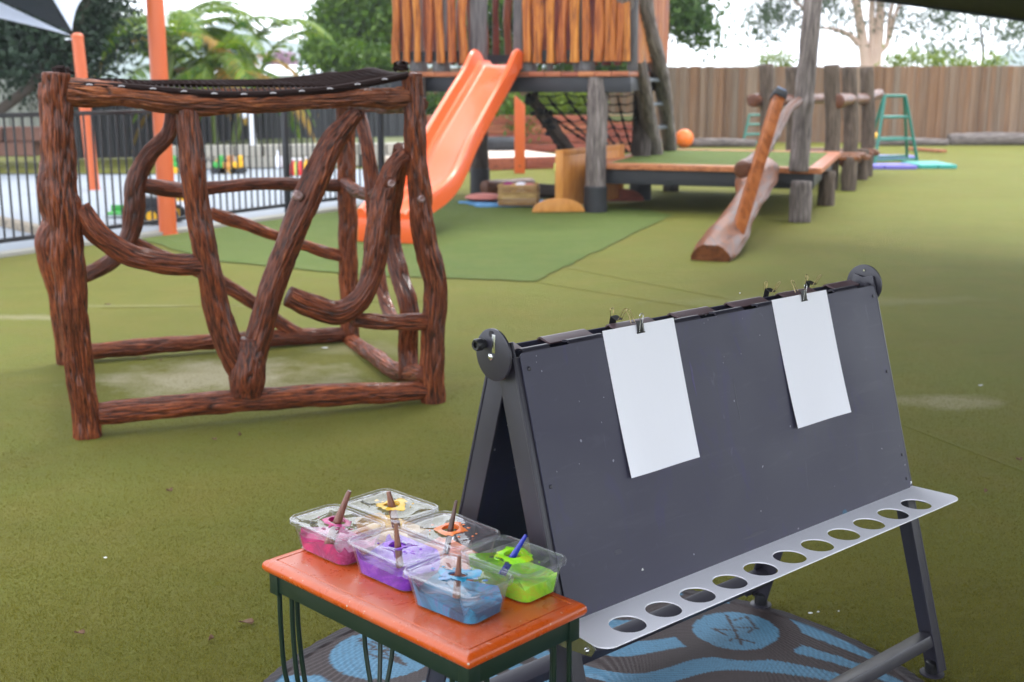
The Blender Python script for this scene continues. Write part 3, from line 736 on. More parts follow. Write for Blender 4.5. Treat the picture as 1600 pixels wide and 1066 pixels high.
# ================================================================== CLIMBING FRAME
def climbing_frame():
    th = .376; u = Vector((math.cos(th), math.sin(th), 0)); m_ = Vector((-u.y, u.x, 0)); c = Vector((-1.804, 4.885, 0)); w, d, h = 1.50, 1.45, 1.5
    r = empty('log_climber', c, 'cube shaped climbing frame of crooked varnished red brown logs', 'climber')
    FLc = c; FR = c+u*w; BR = c+u*w+m_*d; BL = c+m_*d
    nF = m_; nR = u
    P = lambda pts, o, n_: [PL(x, y, o, n_) for x, y in pts]
    fr = lambda pts: P(pts, FLc, nF)
    bk = lambda pts: P(pts, BL, nF)
    rt = lambda pts: P(pts, FR, nR)
    def rad(pxw, p): return pxw*.5*(Vector(p)-Vector((0, 0, HC))).length/F
    def L(name, pts, ws, **k):
        if not isinstance(ws, (list, tuple)): ws = [ws]*len(pts)
        ws = [w_*.94 for w_ in ws]
        return log(name, pts, [rad(a, p) for a, p in zip(ws, pts)], k.pop('mt', 'bark'), r, **k)
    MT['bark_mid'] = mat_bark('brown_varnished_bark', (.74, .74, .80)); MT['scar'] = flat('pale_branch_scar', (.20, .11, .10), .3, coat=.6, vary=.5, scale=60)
    # front posts
    pf = fr([(88, 116), (93, 230), (104, 380), (116, 520), (132, 640), (138, 690)]); pf[-1].z = -.02
    L('post', pf, [42, 45, 50, 44, 43, 44], amp=.010, lump=.009, knots=[(.55, 3.6, .05, .010)])
    pr = fr([(645, 117), (648, 210), (655, 300), (666, 385), (679, 445), (677, 520), (674, 580), (677, 640)]); pr[-1].z = -.02
    L('post', pr, [35, 36, 38, 42, 40, 42, 43, 41], amp=.009, lump=.008)
    # back posts
    pb = bk([(537, 116), (541, 230), (544, 390), (547, 530)]); pb[-1].z = -.02
    L('post', pb, [30, 30, 31, 32])
    pl = bk([(76, 132), (80, 240), (76, 300), (84, 345), (74, 385), (95, 470), (108, 590)]); pl[-1].z = -.02
    L('post', pl, [32, 32, 36, 34, 38, 34, 32])
    # front beams
    L('beam', fr([(106, 142), (200, 150), (290, 160), (400, 161), (520, 155), (636, 152)]), [42, 38, 37, 33, 31, 32], amp=.009, lump=.010, mt='bark_lit')
    L('beam', fr([(155, 646), (300, 633), (480, 619), (664, 611)]), [36, 37, 38, 33], amp=.006)
    # back beams
    L('beam', bk([(82, 152), (300, 152), (540, 148)]), [26, 25, 26])
    L('beam', bk([(104, 552), (300, 536), (420, 529), (548, 522)]), [26, 26, 27, 25])
    # side beams (left and right, top and bottom)
    L('beam', [FLc+Vector((0, .05, 1.36)), BL+Vector((0, 0, 1.36))], [28, 26])
    L('beam', [FR+Vector((0, .05, 1.37)), FR+m_*.7+Vector((.02, 0, 1.35)), BR+Vector((0, 0, 1.37))], 27)
    L('beam', [FLc+m_*.05+Vector((0, 0, .17)), BL+Vector((0, 0, .14))], [30, 26])
    L('beam', rt([(548, 533), (590, 560), (620, 580), (660, 592)])[:3]+[FR-m_*.02+Vector((0, 0, .14))], [24, 27, 29, 30])
    # the V of two limbs on the front
    L('limb', fr([(293, 172), (299, 240), (309, 330), (328, 430), (350, 520), (382, 590)]), [36, 39, 40, 41, 44, 44], amp=.006, mt='bark_mid')
    L('limb', fr([(556, 176), (520, 222), (488, 292), (455, 370), (428, 440), (408, 515), (388, 588)]), [28, 40, 46, 42, 42, 44, 44], amp=.006, mt='bark_mid', knots=[(.55, 2.2, .03, .016)])
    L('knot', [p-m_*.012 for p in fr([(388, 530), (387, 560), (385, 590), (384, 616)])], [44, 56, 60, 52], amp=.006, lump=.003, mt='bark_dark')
    for x, y, rr, oo in ((391, 582, .020, .080), (466, 306, .018, .062), (659, 311, .014, .052), (612, 287, .016, .06)):
        c_ = PL(x, y, FLc-m_*oo, nF); MB().lathe([(rr*1.25, -.02), (rr*1.15, .0), (rr*.8, .004), (rr*.35, .003), (.001, .001)], c_, -m_, 18).build('branch_scar', 'scar', r, smooth=True)
    L('limb', fr([(124, 328), (150, 362), (190, 392), (232, 407), (278, 414), (324, 414)]), [34, 37, 36, 35, 34, 34], amp=.007, mt='bark_mid')
    # winding limb on the right half of the front
    L('limb', fr([(452, 462), (488, 478), (527, 489), (562, 468), (583, 424), (590, 370), (597, 310), (612, 262), (632, 240)]), [36, 40, 39, 37, 38, 42, 38, 30, 26], amp=.007, mt='bark_mid')
    L('limb', fr([(553, 499), (600, 503), (664, 503)]), [26, 27, 28])
    ck = fr([(604, 280), (612, 287)]); L('cut_stub', [ck[0], ck[0].lerp(ck[1], .5)+Vector((0, -.05, 0))], [22, 18])
    # limbs of the right side
    L('limb', rt([(560, 172), (573, 225), (581, 290), (588, 400), (607, 486), (640, 520)]), [20, 22, 24, 22, 22, 20])
    L('limb', rt([(628, 232), (616, 300), (611, 370), (625, 430), (639, 482), (637, 545), (640, 590)]), [30, 32, 32, 33, 32, 34, 34], amp=.008)
    L('limb', rt([(540, 285), (558, 300), (585, 303), (612, 296)]), [20, 21, 22, 24], mt='bark_dark')
    # limbs of the back
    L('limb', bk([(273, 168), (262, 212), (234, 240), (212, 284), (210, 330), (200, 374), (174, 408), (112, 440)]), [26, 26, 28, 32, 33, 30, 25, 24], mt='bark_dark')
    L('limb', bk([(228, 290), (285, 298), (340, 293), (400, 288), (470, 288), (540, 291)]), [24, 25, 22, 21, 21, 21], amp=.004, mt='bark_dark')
    L('limb', bk([(205, 372), (240, 392), (330, 434), (400, 476), (440, 506), (470, 521)]), [16, 18, 22, 22, 21, 19])
    L('limb', bk([(330, 333), (390, 353), (450, 376), (545, 404)]), [20, 20, 19, 18])
    # cap disc on back post, net over the top
    g = MB(); A_, B_, C_, D_ = [q+Vector((0, 0, z)) for q, z in ((FLc+u*.06-m_*.025, 1.462), (FR-u*.06-m_*.025, 1.445), (BR-u*.06, 1.470), (BL+u*.06, 1.462))]
    def NP(a, b):
        e1 = A_.lerp(B_, a); e2 = D_.lerp(C_, a); p = e1.lerp(e2, b)
        p.z += .055*max(0, (a-.72)/.28)**1.5*(1-b*.3)-.012*math.sin(math.pi*a)*math.sin(math.pi*b)+.02*b*math.sin(math.pi*min(1, b*1.2))+.012*math.sin(a*23+b*9)*math.sin(b*math.pi)
        if b < .05:
            z0 = -.0; p.z += -.036*math.exp(-((a-.46)/.27)**2)
        return p
    for i in range(61): g.tube([NP(i/60, j/14) for j in range(15)], .0038, 5)
    for j in range(1, 36): g.tube([NP(i/24, j/36) for i in range(25)], .0045, 5)
    net = g.build('cargo_net', 'netrope', r, smooth=True)
    g = MB()
    for bb in (0, 1): g.tube([NP(i/24, bb)+Vector((0, 0, -.006)) for i in range(25)], .016, 8)
    for aa in (0, 1): g.tube([NP(aa, i/24)+Vector((0, 0, -.006)) for i in range(25)], .016, 8)
    g.build('border_rope', 'netrope', net, smooth=True)
    for i in range(11):
        a = .045+i*.088; p = NP(a, 0)+Vector((0, -.014, -.004)); q = MB().tube([p-u*.012, p+Vector((0, -.003, .003)), p+u*.012], .003, 6); q.build('tie', 'tie', net, smooth=True)
    # rope bunched over the front right and left corners
    for (cc, s_) in ((FLc+Vector((.02, 0, 1.50)), .04), (FR+Vector((-.08, .05, 1.53)), .035)):
        q = MB()
        for k_ in range(5): q.tube([cc+Vector((rnd.uniform(-1, 1)*s_, rnd.uniform(-1, 1)*s_, rnd.uniform(-.4, .6)*s_)) for _ in range(5)], .009, 7)
        q.build('corner_lashing', 'netrope', net, smooth=True)
climbing_frame()

# ================================================================== PLAY TOWER
tf = Vector((-.915, .403, 0)).normalized(); ts = Vector((.28, .96, 0)).normalized()
TC = Vector((1.28, 13.45, 0)); TZ = 1.565
def tower():
    r = empty('play_tower', Vector((0, 14.5, 0)), 'raised timber play tower with orange slatted walls and charcoal frame', 'play tower')
    def at(t, s, z): return TC+tf*t+ts*s+Vector((0, 0, z))
    # posts with black sleeves
    for nm, px, py, w in (('f', 930, 332, 32), ('bl', 750, 303, 27), ('br', 1000, 312, 30), ('fl', 655, 322, 30)):
        b = G(px, py); rr = w*.5*b.y/F*1.02; b.z = -.02
        top = Vector((b.x, b.y, 2.9 if nm in ('br', 'bl') else 1.50))
        if nm in ('f', 'br'): pts = [b, b+Vector((.0, 0, .7)), b+Vector((.01, 0, 1.3)), top]
        else: pts = [b, b+Vector((-.01, 0, 1.)), top]
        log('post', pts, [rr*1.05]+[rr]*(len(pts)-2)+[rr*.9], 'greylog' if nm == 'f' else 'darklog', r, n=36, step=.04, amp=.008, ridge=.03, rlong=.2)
        hs = (D(px, 292 if nm == 'f' else 264 if nm == 'bl' else 286, b.y).z)
        MB().lathe([(rr*1.12, 0), (rr*1.12, hs), (rr*1.0, hs+.012)], Vector((b.x, b.y, 0)), (0, 0, 1), 28).build('post_sleeve', 'sleeve', r, smooth=True)
    # black beams
    for s in (.04, 2.30):
        MB().bar(at(-.02, s, TZ-.145), at(2.97, s, TZ-.145), .06, .17).build('beam', 'steel', r, bevel=.005)
    for t in (.05, .98, 1.95, 2.9):
        MB().bar(at(t, .08, TZ-.14), at(t, 2.26, TZ-.14), .05, .15).build('beam', 'steel', r, bevel=.005)
    # deck boards run front to back; their ends show
    ang = math.atan2(tf.y, tf.x); n = 15; bw = 2.97/n
    t_ = MB().box((0, 0, 0), (bw-.012, 2.4, .055)).build('deck_board', 'deck', None, bevel=.006); src = t_.data; bpy.data.objects.remove(t_)
    for i in range(n):
        p = at((i+.5)*bw, 1.17+rnd.uniform(-.01, .01), TZ-.03)-r.location; inst('deck_board', src, r, p, (0, 0, math.atan2(ts.y, ts.x)-math.pi/2))
    # slats: wavy split timbers
    def slat_mesh(w, seed):
        g = random.Random(seed); V = []; m = 12; ph = g.uniform(0, 6); k1 = g.uniform(2, 5)
        am = g.uniform(.006, .016)
        loops = []
        for i in range(m+1):
            z = i/m; o = am*math.sin(ph+z*k1*1.7); ww = w*(1+.12*math.sin(z*k1*2+ph*2)); 
            loops.append([(o-ww/2, -.0, z), (o-ww*.36, -.022, z), (o, -.030, z), (o+ww*.36, -.022, z), (o+ww/2, 0, z), (o+ww*.35, .012, z), (o-ww*.35, .012, z)])
        q = MB(); q.loft(loops); t = q.build('slat', 'slat', None, smooth=True); d = t.data; bpy.data.objects.remove(t); return d
    SM = [slat_mesh(.115, i) for i in range(7)]
    z0 = TZ+.10; zt = 2.75
    def slats(t0, t1, s, count, along='t', mat=None, sc=1., zz=None, skip=()):
        for i in range(count):
            if i in skip: continue
            f_ = t0+(t1-t0)*(i+.5)/count
            p = at(f_, s, 0) if along == 't' else at(s, f_, 0)
            a = ang+math.pi if along == 't' else math.atan2(ts.y, ts.x)
            lo = (zz or z0)+rnd.uniform(-.012, .012)
            o = inst('slat', rnd.choice(SM), r, (p.x-r.location.x, p.y-r.location.y, lo), (rnd.uniform(-.01, .01), rnd.uniform(-.02, .02), a), (sc*rnd.uniform(.8, 1.2), 1, zt-lo))
            if mat: o.material_slots[0].link = 'OBJECT'; o.material_slots[0].material = MT[mat]
    slats(-.0, .28, -.04, 4, sc=.70)
    slats(.28, 1.28, -.04, 7, sc=.86)
    slats(1.93, 2.95, -.04, 7, sc=.86)
    slats(.05, 2.25, -.04, 22, 's', sc=.85)
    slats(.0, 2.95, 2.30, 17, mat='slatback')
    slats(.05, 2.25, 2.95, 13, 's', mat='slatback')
    # intermediate square posts of the opening, rails behind slats
    for t, w in ((1.835, .19), (1.335, .105), (.62, .075), (2.3, .07), (2.62, .07), (.95, .055), (-.02, .10)):
        MB().box(at(t, .06, 2.27), (w, .08, 1.4), Euler((0, 0, ang)).to_matrix()).build('wall_post', 'darklog' if False else 'greypost', r, bevel=.01)
    for zr in (TZ+.18, 2.62):
        for a_, b_ in (((0, .02), (1.3, .02)), ((1.88, .02), (2.95, .02)), ((0, 2.26), (2.95, 2.26)), ((.02, .05), (.02, 2.25)), ((2.92, .05), (2.92, 2.25))):
            MB().bar(at(a_[0], a_[1], zr), at(b_[0], b_[1], zr), .05, .10).build('rail', 'steel', r)
    MB().bar(at(1.3, 2.2, TZ+.19), at(2.0, 2.2, TZ+.19), .05, .09).build('rail', 'steel', r)
    # stub ends of posts that show between deck and slats
    for t in (.52, 1.22, 2.32, 2.62):
        MB().lathe([(.10, 0), (.11, .05), (.09, .12)], at(t, .06, TZ), (0, 0, 1), 16).build('post_stub', 'greypost', r, smooth=True)
    # blue panel glimpsed through the slats
    MB().box(at(.95, 1.9, 2.83), (.7, .03, .6), Euler((0, 0, ang)).to_matrix()).build('play_panel', 'blue', r)
    # rope net hung under the deck: from the front beam back down to the floor side
    g = MB(); kn = MB()
    q00, q10, q01, q11 = D(826, 146, 14.3), D(992, 146, 14.7), D(900, 238, 15.1), D(996, 236, 15.4)
    def NP(a, b):
        p = q00.lerp(q10, a).lerp(q01.lerp(q11, a+.45*b*(1-a)), b); p.z -= .03*math.sin(a*math.pi*3)**2*(1-b); return p
    NA, NB = 6, 7
    for j in range(NB+1): g.tube([NP(i/24, j/NB)-Vector((0, 0, .022*math.sin(i/24*math.pi*NA)**2)) for i in range(25)], .008, 6)
    for i in range(NA+1): g.tube([NP(i/NA, j/NB) for j in range(NB+1)], .012, 6)
    net = g.build('rope_net', 'rope', r, smooth=True)
    for i in range(NA+1):
        for j in range(1, NB+1): kn.sphere(NP(i/NA, j/NB), .026, 8)
    kn.build('knot', 'rope', net, smooth=True)['kind'] = 'stuff'
k = NT('weathered_square_post'); v = k.coord(scale=(40, 40, 3)); a = k.noise(v, 1., 5, .6)
k.set(Base_Color=k.ramp(a, [(.3, (.035, .032, .034)), (.7, (.13, .12, .118))]), Roughness=.8); k.bump(a, .003, .6); MT['greypost'] = k.m
tower()

# chunky mossy log sloping under the net
a = D(828, 150, 14.3); b = D(888, 236, 14.6); o = empty('sloping_log', b, 'dark rope wrapped log sloping down under the tower deck', 'log')
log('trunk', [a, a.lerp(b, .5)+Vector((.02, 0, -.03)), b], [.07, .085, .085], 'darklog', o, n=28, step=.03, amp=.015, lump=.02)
g = MB(); gg = random.Random(8)
for i in range(26):
    p = a.lerp(b, gg.uniform(.02, .98)); t = gg.uniform(0, 6.28); g.sphere(p+Vector((.085*math.cos(t), -.05+.06*math.sin(t), .05*math.sin(t*2))), (gg.uniform(.02, .06), .04, gg.uniform(.02, .045)), 8)
g.build('rope_wrap', 'rope', o, smooth=True)['kind'] = 'stuff'

# ladder of two grey logs
def ladder():
    f1 = D(1024, 241, 15.5); f2 = G(1047, 233, .57); f2.y = 16.35; f2 = D(1047, 233, 16.35)
    r = empty('ladder', f1, 'ladder of two leaning grey logs with steel rungs at the tower side', 'ladder')
    p1 = [f1, D(1012, 180, 14.9), D(1001, 120, 14.2), D(983, 40, 13.7), D(972, -50, 13.3)]
    p2 = [f2, D(1040, 170, 15.6), D(1030, 110, 14.8), D(1010, 45, 14.1), D(996, -20, 13.6), D(992, -70, 13.4)]
    log('stile', p1, [.105, .10, .10, .11, .12], 'greylog', r, n=32, step=.05, amp=.008, ridge=.03, rlong=.25)
    log('stile', p2, [.095, .10, .11, .13, .15, .15], 'greylog', r, n=32, step=.05, amp=.01, ridge=.03, rlong=.25)
    C1, _ = catmull(p1, [1]*5, .05); C2, _ = catmull(p2, [1]*6, .05)
    for z in (.88, 1.18, 1.47, 1.76, 2.05):
        a = Vector(C1[np.argmin(abs(C1[:, 2]-z))]); b = Vector(C2[np.argmin(abs(C2[:, 2]-z))]); b.z = a.z = z
        MB().bar(a, b, .07, .045).build('rung', 'rungsteel', r, bevel=.008)
MT['rungsteel'] = flat('grey_steel_rung', (.10, .115, .135), .4, .2)
ladder()

# ================================================================== SLIDE
def slide():
    A = Vector((-.145, 14.03, 0)); B = Vector((-1.175, 11.0, 0)); d = (B-A).normalized(); n_ = Vector((-d.y, d.x, 0)); pl = Vector((-d.y, d.x, 0))
    px = [(776, 101), (769, 112), (757, 133), (742, 158), (722, 193), (703, 228), (689, 260), (674, 288), (655, 308), (629, 325), (603, 338)]
    P = [PL(x, y, A, pl) for x, y in px]; P.insert(0, A-d*.14+Vector((0, 0, P[0].z+.0)))
    r = empty('slide', B, 'orange moulded plastic slide running down from the tower deck', 'slide')
    C, _ = catmull(P, [1]*len(P), .05); C = [Vector(c) for c in C]; m = len(C)
    hw = .245
    # channel profile (across, up)
    def prof(wall, t):
        W_ = hw; th = .022
        out = [(-W_+.03, 0), (-W_+.075, .0), (-W_+.045, wall*.45), (-W_+.03, wall*.85), (-W_, wall), (-W_-.03, wall*.92), (-W_-.04, wall*.7), (-W_-.04, -.06)]
        inner = [(-W_+.11, .0), (-.12, -.006), (0, -.008), (.12, -.006), (W_-.11, .0)]
        left = [(-W_-.040, -.055), (-W_-.045, wall*.62), (-W_-.036, wall*.90), (-W_-.012, wall), (-W_+.014, wall*.93), (-W_+.024, wall*.7), (-W_+.045, wall*.3), (-W_+.08, .045)]
        right = [(-x, y) for x, y in left[::-1]]
        bot = [(W_-.0, -.055), (W_-.02, -.03), (0, -.035), (-W_+.02, -.03), (-W_, -.055)]
        return left+inner+right+bot
    loops = []
    s = 0; tot = sum((C[i+1]-C[i]).length for i in range(m-1))
    for i, c in enumerate(C):
        if i: s += (C[i]-C[i-1]).length
        T = (C[min(i+1, m-1)]-C[max(i-1, 0)]).normalized(); up = n_.cross(T); up = -up if up.z < 0 else up
        f_ = s/tot
        wall = .155+.03*math.exp(-((s-.30)/.16)**2)-.01*f_
        if s < .2: wall = .05+.11*math.sin(min(1, s/.2)*math.pi/2)
        if f_ > .93: wall *= 1-(f_-.93)/.07*.55
        loops.append([tuple(c+n_*x+up*y) for x, y in prof(wall, f_)])
    MB().loft(loops).build('chute', 'slide', r, smooth=True)
    # deep end lip under the runout
    e = C[-1]; q = MB(); m0 = []
    pr = [(-hw-.04, .02), (hw+.04, .02), (hw+.04, -e.z+.0), (-hw-.04, -e.z+.0)]
    front = e+d*.03; back = e-d*.42
    for pt in (front, back):
        m0.append([tuple(pt+n_*x+Vector((0, 0, y-.025))) for x, y in ((-hw-.035, .0), (hw+.035, .0), (hw+.035, -.1), (hw+.045, -(e.z-.03)), (-hw-.045, -(e.z-.03)), (-hw-.035, -.1))])
    q.loft(m0).build('runout_foot', 'slide', r, bevel=.02)
slide()

# ================================================================== LOW PLATFORM
pf_d = Vector((.948, -.317, 0)).normalized(); pf_s = Vector((.317, .948, 0)).normalized(); PF = Vector((.90, 13.72, 0)); PW, PD_, PZ = 2.53, 3.15, .55
def platform():
    r = empty('low_platform', PF, 'low timber edged platform topped with green artificial turf', 'platform')
    def at(a, b, z): return PF+pf_d*a+pf_s*b+Vector((0, 0, z))
    R = Euler((0, 0, math.atan2(pf_d.y, pf_d.x))).to_matrix(); R2 = Euler((0, 0, math.atan2(pf_s.y, pf_s.x))).to_matrix()
    ob = MB().box(at(PW/2, PD_/2, PZ-.022), (PW-.30, PD_-.30, .034), R).build('turf_top', 'turf_green', r)
    MB().box(at(PW/2, .07, PZ-.03), (PW, .14, .065), R).build('edge_board', 'deck', r, bevel=.008)
    MB().box(at(PW/2, PD_-.07, PZ-.03), (PW, .14, .065), R).build('edge_board', 'deck', r, bevel=.008)
    for a in (.07, PW-.07): MB().box(at(a, PD_/2, PZ-.03), (PD_-.285, .14, .065), R2).build('edge_board', 'deck', r, bevel=.008)
    for b in (.10, PD_-.1): MB().box(at(PW/2, b, PZ-.15), (PW-.16, .05, .165), R).build('beam', 'steel', r, bevel=.005)
    for a in (.12, PW-.12, PW/2): MB().box(at(a, PD_/2, PZ-.15), (PD_-.26, .05, .16), R2).build('beam', 'steel', r, bevel=.005)
    q = G(1290, 321); log('post', [Vector((q.x, q.y, -.02)), Vector((q.x, q.y, .40))], [.105, .10], 'brownlog', r, n=24, step=.05)
    q = Vector((3.06, 12.98, 0)); 
    log('post', [G(1250, 347)+Vector((0, .02, -.02)), Vector((3.06, 12.79, .25)), Vector((3.065, 12.80, .42))], [.118, .122, .112], 'greylog', r, n=28, step=.05)
    log('pole', [Vector((3.07, 12.98, PZ-.03)), Vector((3.09, 12.98, 1.3)), Vector((3.12, 12.98, 2.0)), Vector((3.16, 12.98, 3.4))], [.108, .102, .098, .085], 'greylog', r, n=36, step=.04, knots=[(.72, 4.4, .07, .03)])
    q = at(.35, 2.9, 0); log('post', [q, q+Vector((0, 0, .42))], .11, 'darklog', r, n=20, step=.08)
platform()

def ramp():
    a = G(1110, 408); b = D(1188, 268, 13.02)
    r = empty('log_ramp', a, 'half log balance ramp leading up to the low platform', 'ramp')
    # half log: flat side down, swelling to the right
    d = (b-a).normalized(); side = Vector((d.y, -d.x, 0)).normalized(); up = side.cross(d); 
    if up.z < 0: up = -up
    loops = []; n = 40
    for i in range(n+1):
        f_ = i/n; c = a.lerp(b, f_)+Vector((0, 0, .0)); w = .160+.02*math.sin(f_*9)+.035*math.exp(-((f_-.9)/.15)**2)
        c = c+side*(.05*math.sin(f_*3.1)); L_ = []
        for k_ in range(19):
            an = math.pi*k_/18; rr = w*(1+.05*math.sin(an*3+f_*13)+.03*math.sin(an*7+f_*31)+.02*math.sin(an*17+f_*11)); L_.append(tuple(c+side*rr*math.cos(an)+up*(rr*.92*math.sin(an))))
        L_ += [tuple(c+side*x*w+up*.0) for x in (-.6, -.2, .2, .6)]; loops.append(L_)
    MB().loft(loops).build('half_log', 'redwood', r, smooth=True)
    # squared newel leaning with a cap
    p0 = G(1143, 397); p1 = D(1216, 152, 11.45)
    MB().bar(p0, p1, .105, .105, (0, 1, 0)).build('leaning_post', 'honey', r, bevel=.012)
    e = (p1-p0).normalized(); MB().bar(p1-e*.03, p1+e*.055, .128, .128, (0, 1, 0)).build('post_cap', 'sleeve', r, bevel=.012)
    MB().bar(p1+e*.055, p1+e*.085, .09, .09, (0, 1, 0)).build('cap_pad', 'bluecap', r, bevel=.01)
    # crooked handrail log
    h = [D(1248, 158, 12.75), D(1232, 172, 12.45), D(1212, 208, 12.0), D(1192, 238, 11.5), D(1172, 256, 11.2), D(1160, 265, 10.95)]
    log('handrail', h, [.045, .05, .055, .06, .07, .08], 'redlog', r, n=28, step=.03, amp=.004, lump=.008)
k = NT('oiled_red_round'); v = k.coord(attr='lc', scale=(30, 30, 4)); a = k.noise(v, 1., 5, .6, .4)
k.set(Base_Color=k.ramp(a, [(.3, (.03, .010, .006)), (.5, (.10, .032, .014)), (.75, (.19, .075, .036))]), Roughness=.5, Coat_Weight=.15, Coat_Roughness=.2, Specular_IOR_Level=.3); k.bump(a, .003, .6); MT['redlog'] = k.m
MT['bluecap'] = flat('faded_blue_cap', (.12, .2, .33), .5)
ramp()

# posts and stepping boards going on from the platform
def bridge():
    r = empty('plank_bridge', G(1345, 285), 'low plank bridge with tall round posts and log handrails', 'bridge')
    def post(px, ptop, Y, w, pbot=None):
        b = D(px, 250, Y); b.z = -.02; t = D(px, ptop, Y); log('post', [Vector((b.x, b.y, -.02)), Vector((b.x, b.y, .7)), t], w*.5*Y/F, 'brownlog', r, n=24, step=.07, amp=.006, lump=.004)
    post(1299, 102, 16.6, 24); post(1327, 105, 17.6, 23); post(1354, 106, 18.9, 21)
    post(1197, 101, 18.2, 22); post(1238, 105, 19.4, 23)
    # rails
    log('handrail', [D(1308, 158, 16.5), D(1330, 155, 17.5), D(1352, 154, 18.9), D(1374, 147, 20)], [.10, .08, .085, .08], 'redlog', r, n=24, step=.05, lump=.012)
    log('handrail', [D(1176, 157, 18.1), D(1206, 157, 18.6), D(1240, 156, 19.5), D(1290, 154, 21)], [.10, .095, .09, .08], 'redlog', r, n=24, step=.05, lump=.012)
    # boards
    a = D(1318, 246, 16.6); b = D(1352, 236, 19.6)
    for i in range(9):
        c = a.lerp(b, i/8.); x = -.62; z = c.z+.03*math.sin(i*1.3)
        MB().box((c.x-.42, c.y, z), (1.25, .24, .06), Euler((0, rnd.uniform(-.02, .02), -.32)).to_matrix()).build('step_board', 'redwood', r, bevel=.012)
    log('trunk', [D(1320, 240, 16.8)-Vector((0, 0, .12)), D(1356, 231, 19.4)-Vector((0, 0, .12))], .08, 'redlog', r, n=20, step=.1)
    for px, py, Y, w in ((1326, 298, 16.45, 23), (1346, 281, 18.3, 19)):
        b_ = G(px, py); log('post', [Vector((b_.x, b_.y, -.02)), Vector((b_.x, b_.y, .45))], w*.5*b_.y/F, 'brownlog', r, n=20, step=.06)
bridge()

# ================================================================== GREEN TRESTLES, GYM MATS
def trestle(px0, px1, ptop, pbot, Y, label, wd=.9):
    bl = D(px0, pbot, Y); br = D(px1, pbot-5, Y+.5); tl = D(px0+(px1-px0)*.25, ptop, Y+.25); tr = D(px0+(px1-px0)*.72, ptop, Y+.3)
    bl.z = .02; br.z = .02
    r = empty('climbing_trestle', Vector(((bl.x+br.x)/2, Y, 0)), label, 'climbing trestle', 'green climbing trestles')
    R_ = .027
    back = Vector((.1, wd, 0))
    for q, (A_, B_) in enumerate(((bl, tl), (br, tr))):
        MB().tube([A_, B_], R_, 10).build('leg', 'teal', r, smooth=True)
        A2 = A_+back*1.0; MB().tube([A2, B_+back*.12], R_, 10).build('leg', 'teal', r, smooth=True)
    MB().tube([tl, tr], R_, 10).build('rung', 'teal', r, smooth=True)
    for f_ in (.06, .36, .69):
        MB().tube([bl.lerp(tl, f_), br.lerp(tr, f_)], .022, 10).build('rung', 'teal', r, smooth=True)
        MB().tube([(bl+back).lerp(tl+back*.12, f_), (br+back).lerp(tr+back*.12, f_)], .022, 10).build('rung', 'teal', r, smooth=True)
    for A_, B_ in ((bl, tl), (br, tr)):
        MB().tube([A_.lerp(B_, .36), (A_+back).lerp(B_+back*.12, .36)], .018, 8).build('brace', 'teal', r, smooth=True)
    MB().tube([tl, tl+back*.12], R_, 8).build('brace', 'teal', r, smooth=True)
trestle(1366, 1434, 150, 258, 21.2, 'green tubular climbing trestle standing behind the purple mat')
trestle(1160, 1203, 180, 232, 27.3, 'distant green climbing trestle close to the paling fence', .5)
def gmat(px0, px1, py, d, mat, label, z=.0):
    a = G(px0, py); b = G(px1, py); r = empty('gym_mat', a, label, 'mat', 'folding gym mats'); w = (b.x-a.x)/2
    for i in range(2):
        MB().box((a.x+w*(i+.5), a.y+d/2, .035+z), (w-.01, d, .07)).build('mat_panel', mat, r, bevel=.018)
gmat(1330, 1434, 265, .55, 'purple_mat', 'purple gym mat on the turf at the foot of the green trestle')
gmat(1436, 1496, 264, 1.0, 'teal_mat', 'teal gym mat lying beside the purple mat')
gmat(1370, 1432, 250, .45, 'purple_mat', 'second purple gym mat behind, under the green trestle')
r = empty('beam_plank', G(1440, 240), 'thin brown plank lying on the turf behind the teal mat', 'plank'); MB().bar(G(1420, 236)+Vector((0, 0, .05)), G(1475, 240)+Vector((0, 0, .05)), .16, .05).build('board', 'planter', r, bevel=.01)
r = empty('toy_ball', D(1350, 213, 22), 'small yellow ball held by the green trestle', 'ball'); c = D(1367, 213, 21.6)
b_ = MB().sphere(c, .07, 16).build('shell', 'yellow', r, smooth=True); 

r = empty('ball', D(1069, 226, 27), 'large orange ball on the turf in front of the paling fence', 'ball')
c = D(1069, 223, 27); MB().sphere((c.x, c.y, .20), .205, 28).build('shell', 'ball', r, smooth=True)
MB().lathe([(.207, -.006), (.209, 0), (.207, .006)], (c.x, c.y, .20), (.2, .1, 1), 28).build('seam', 'ball', r, smooth=True)

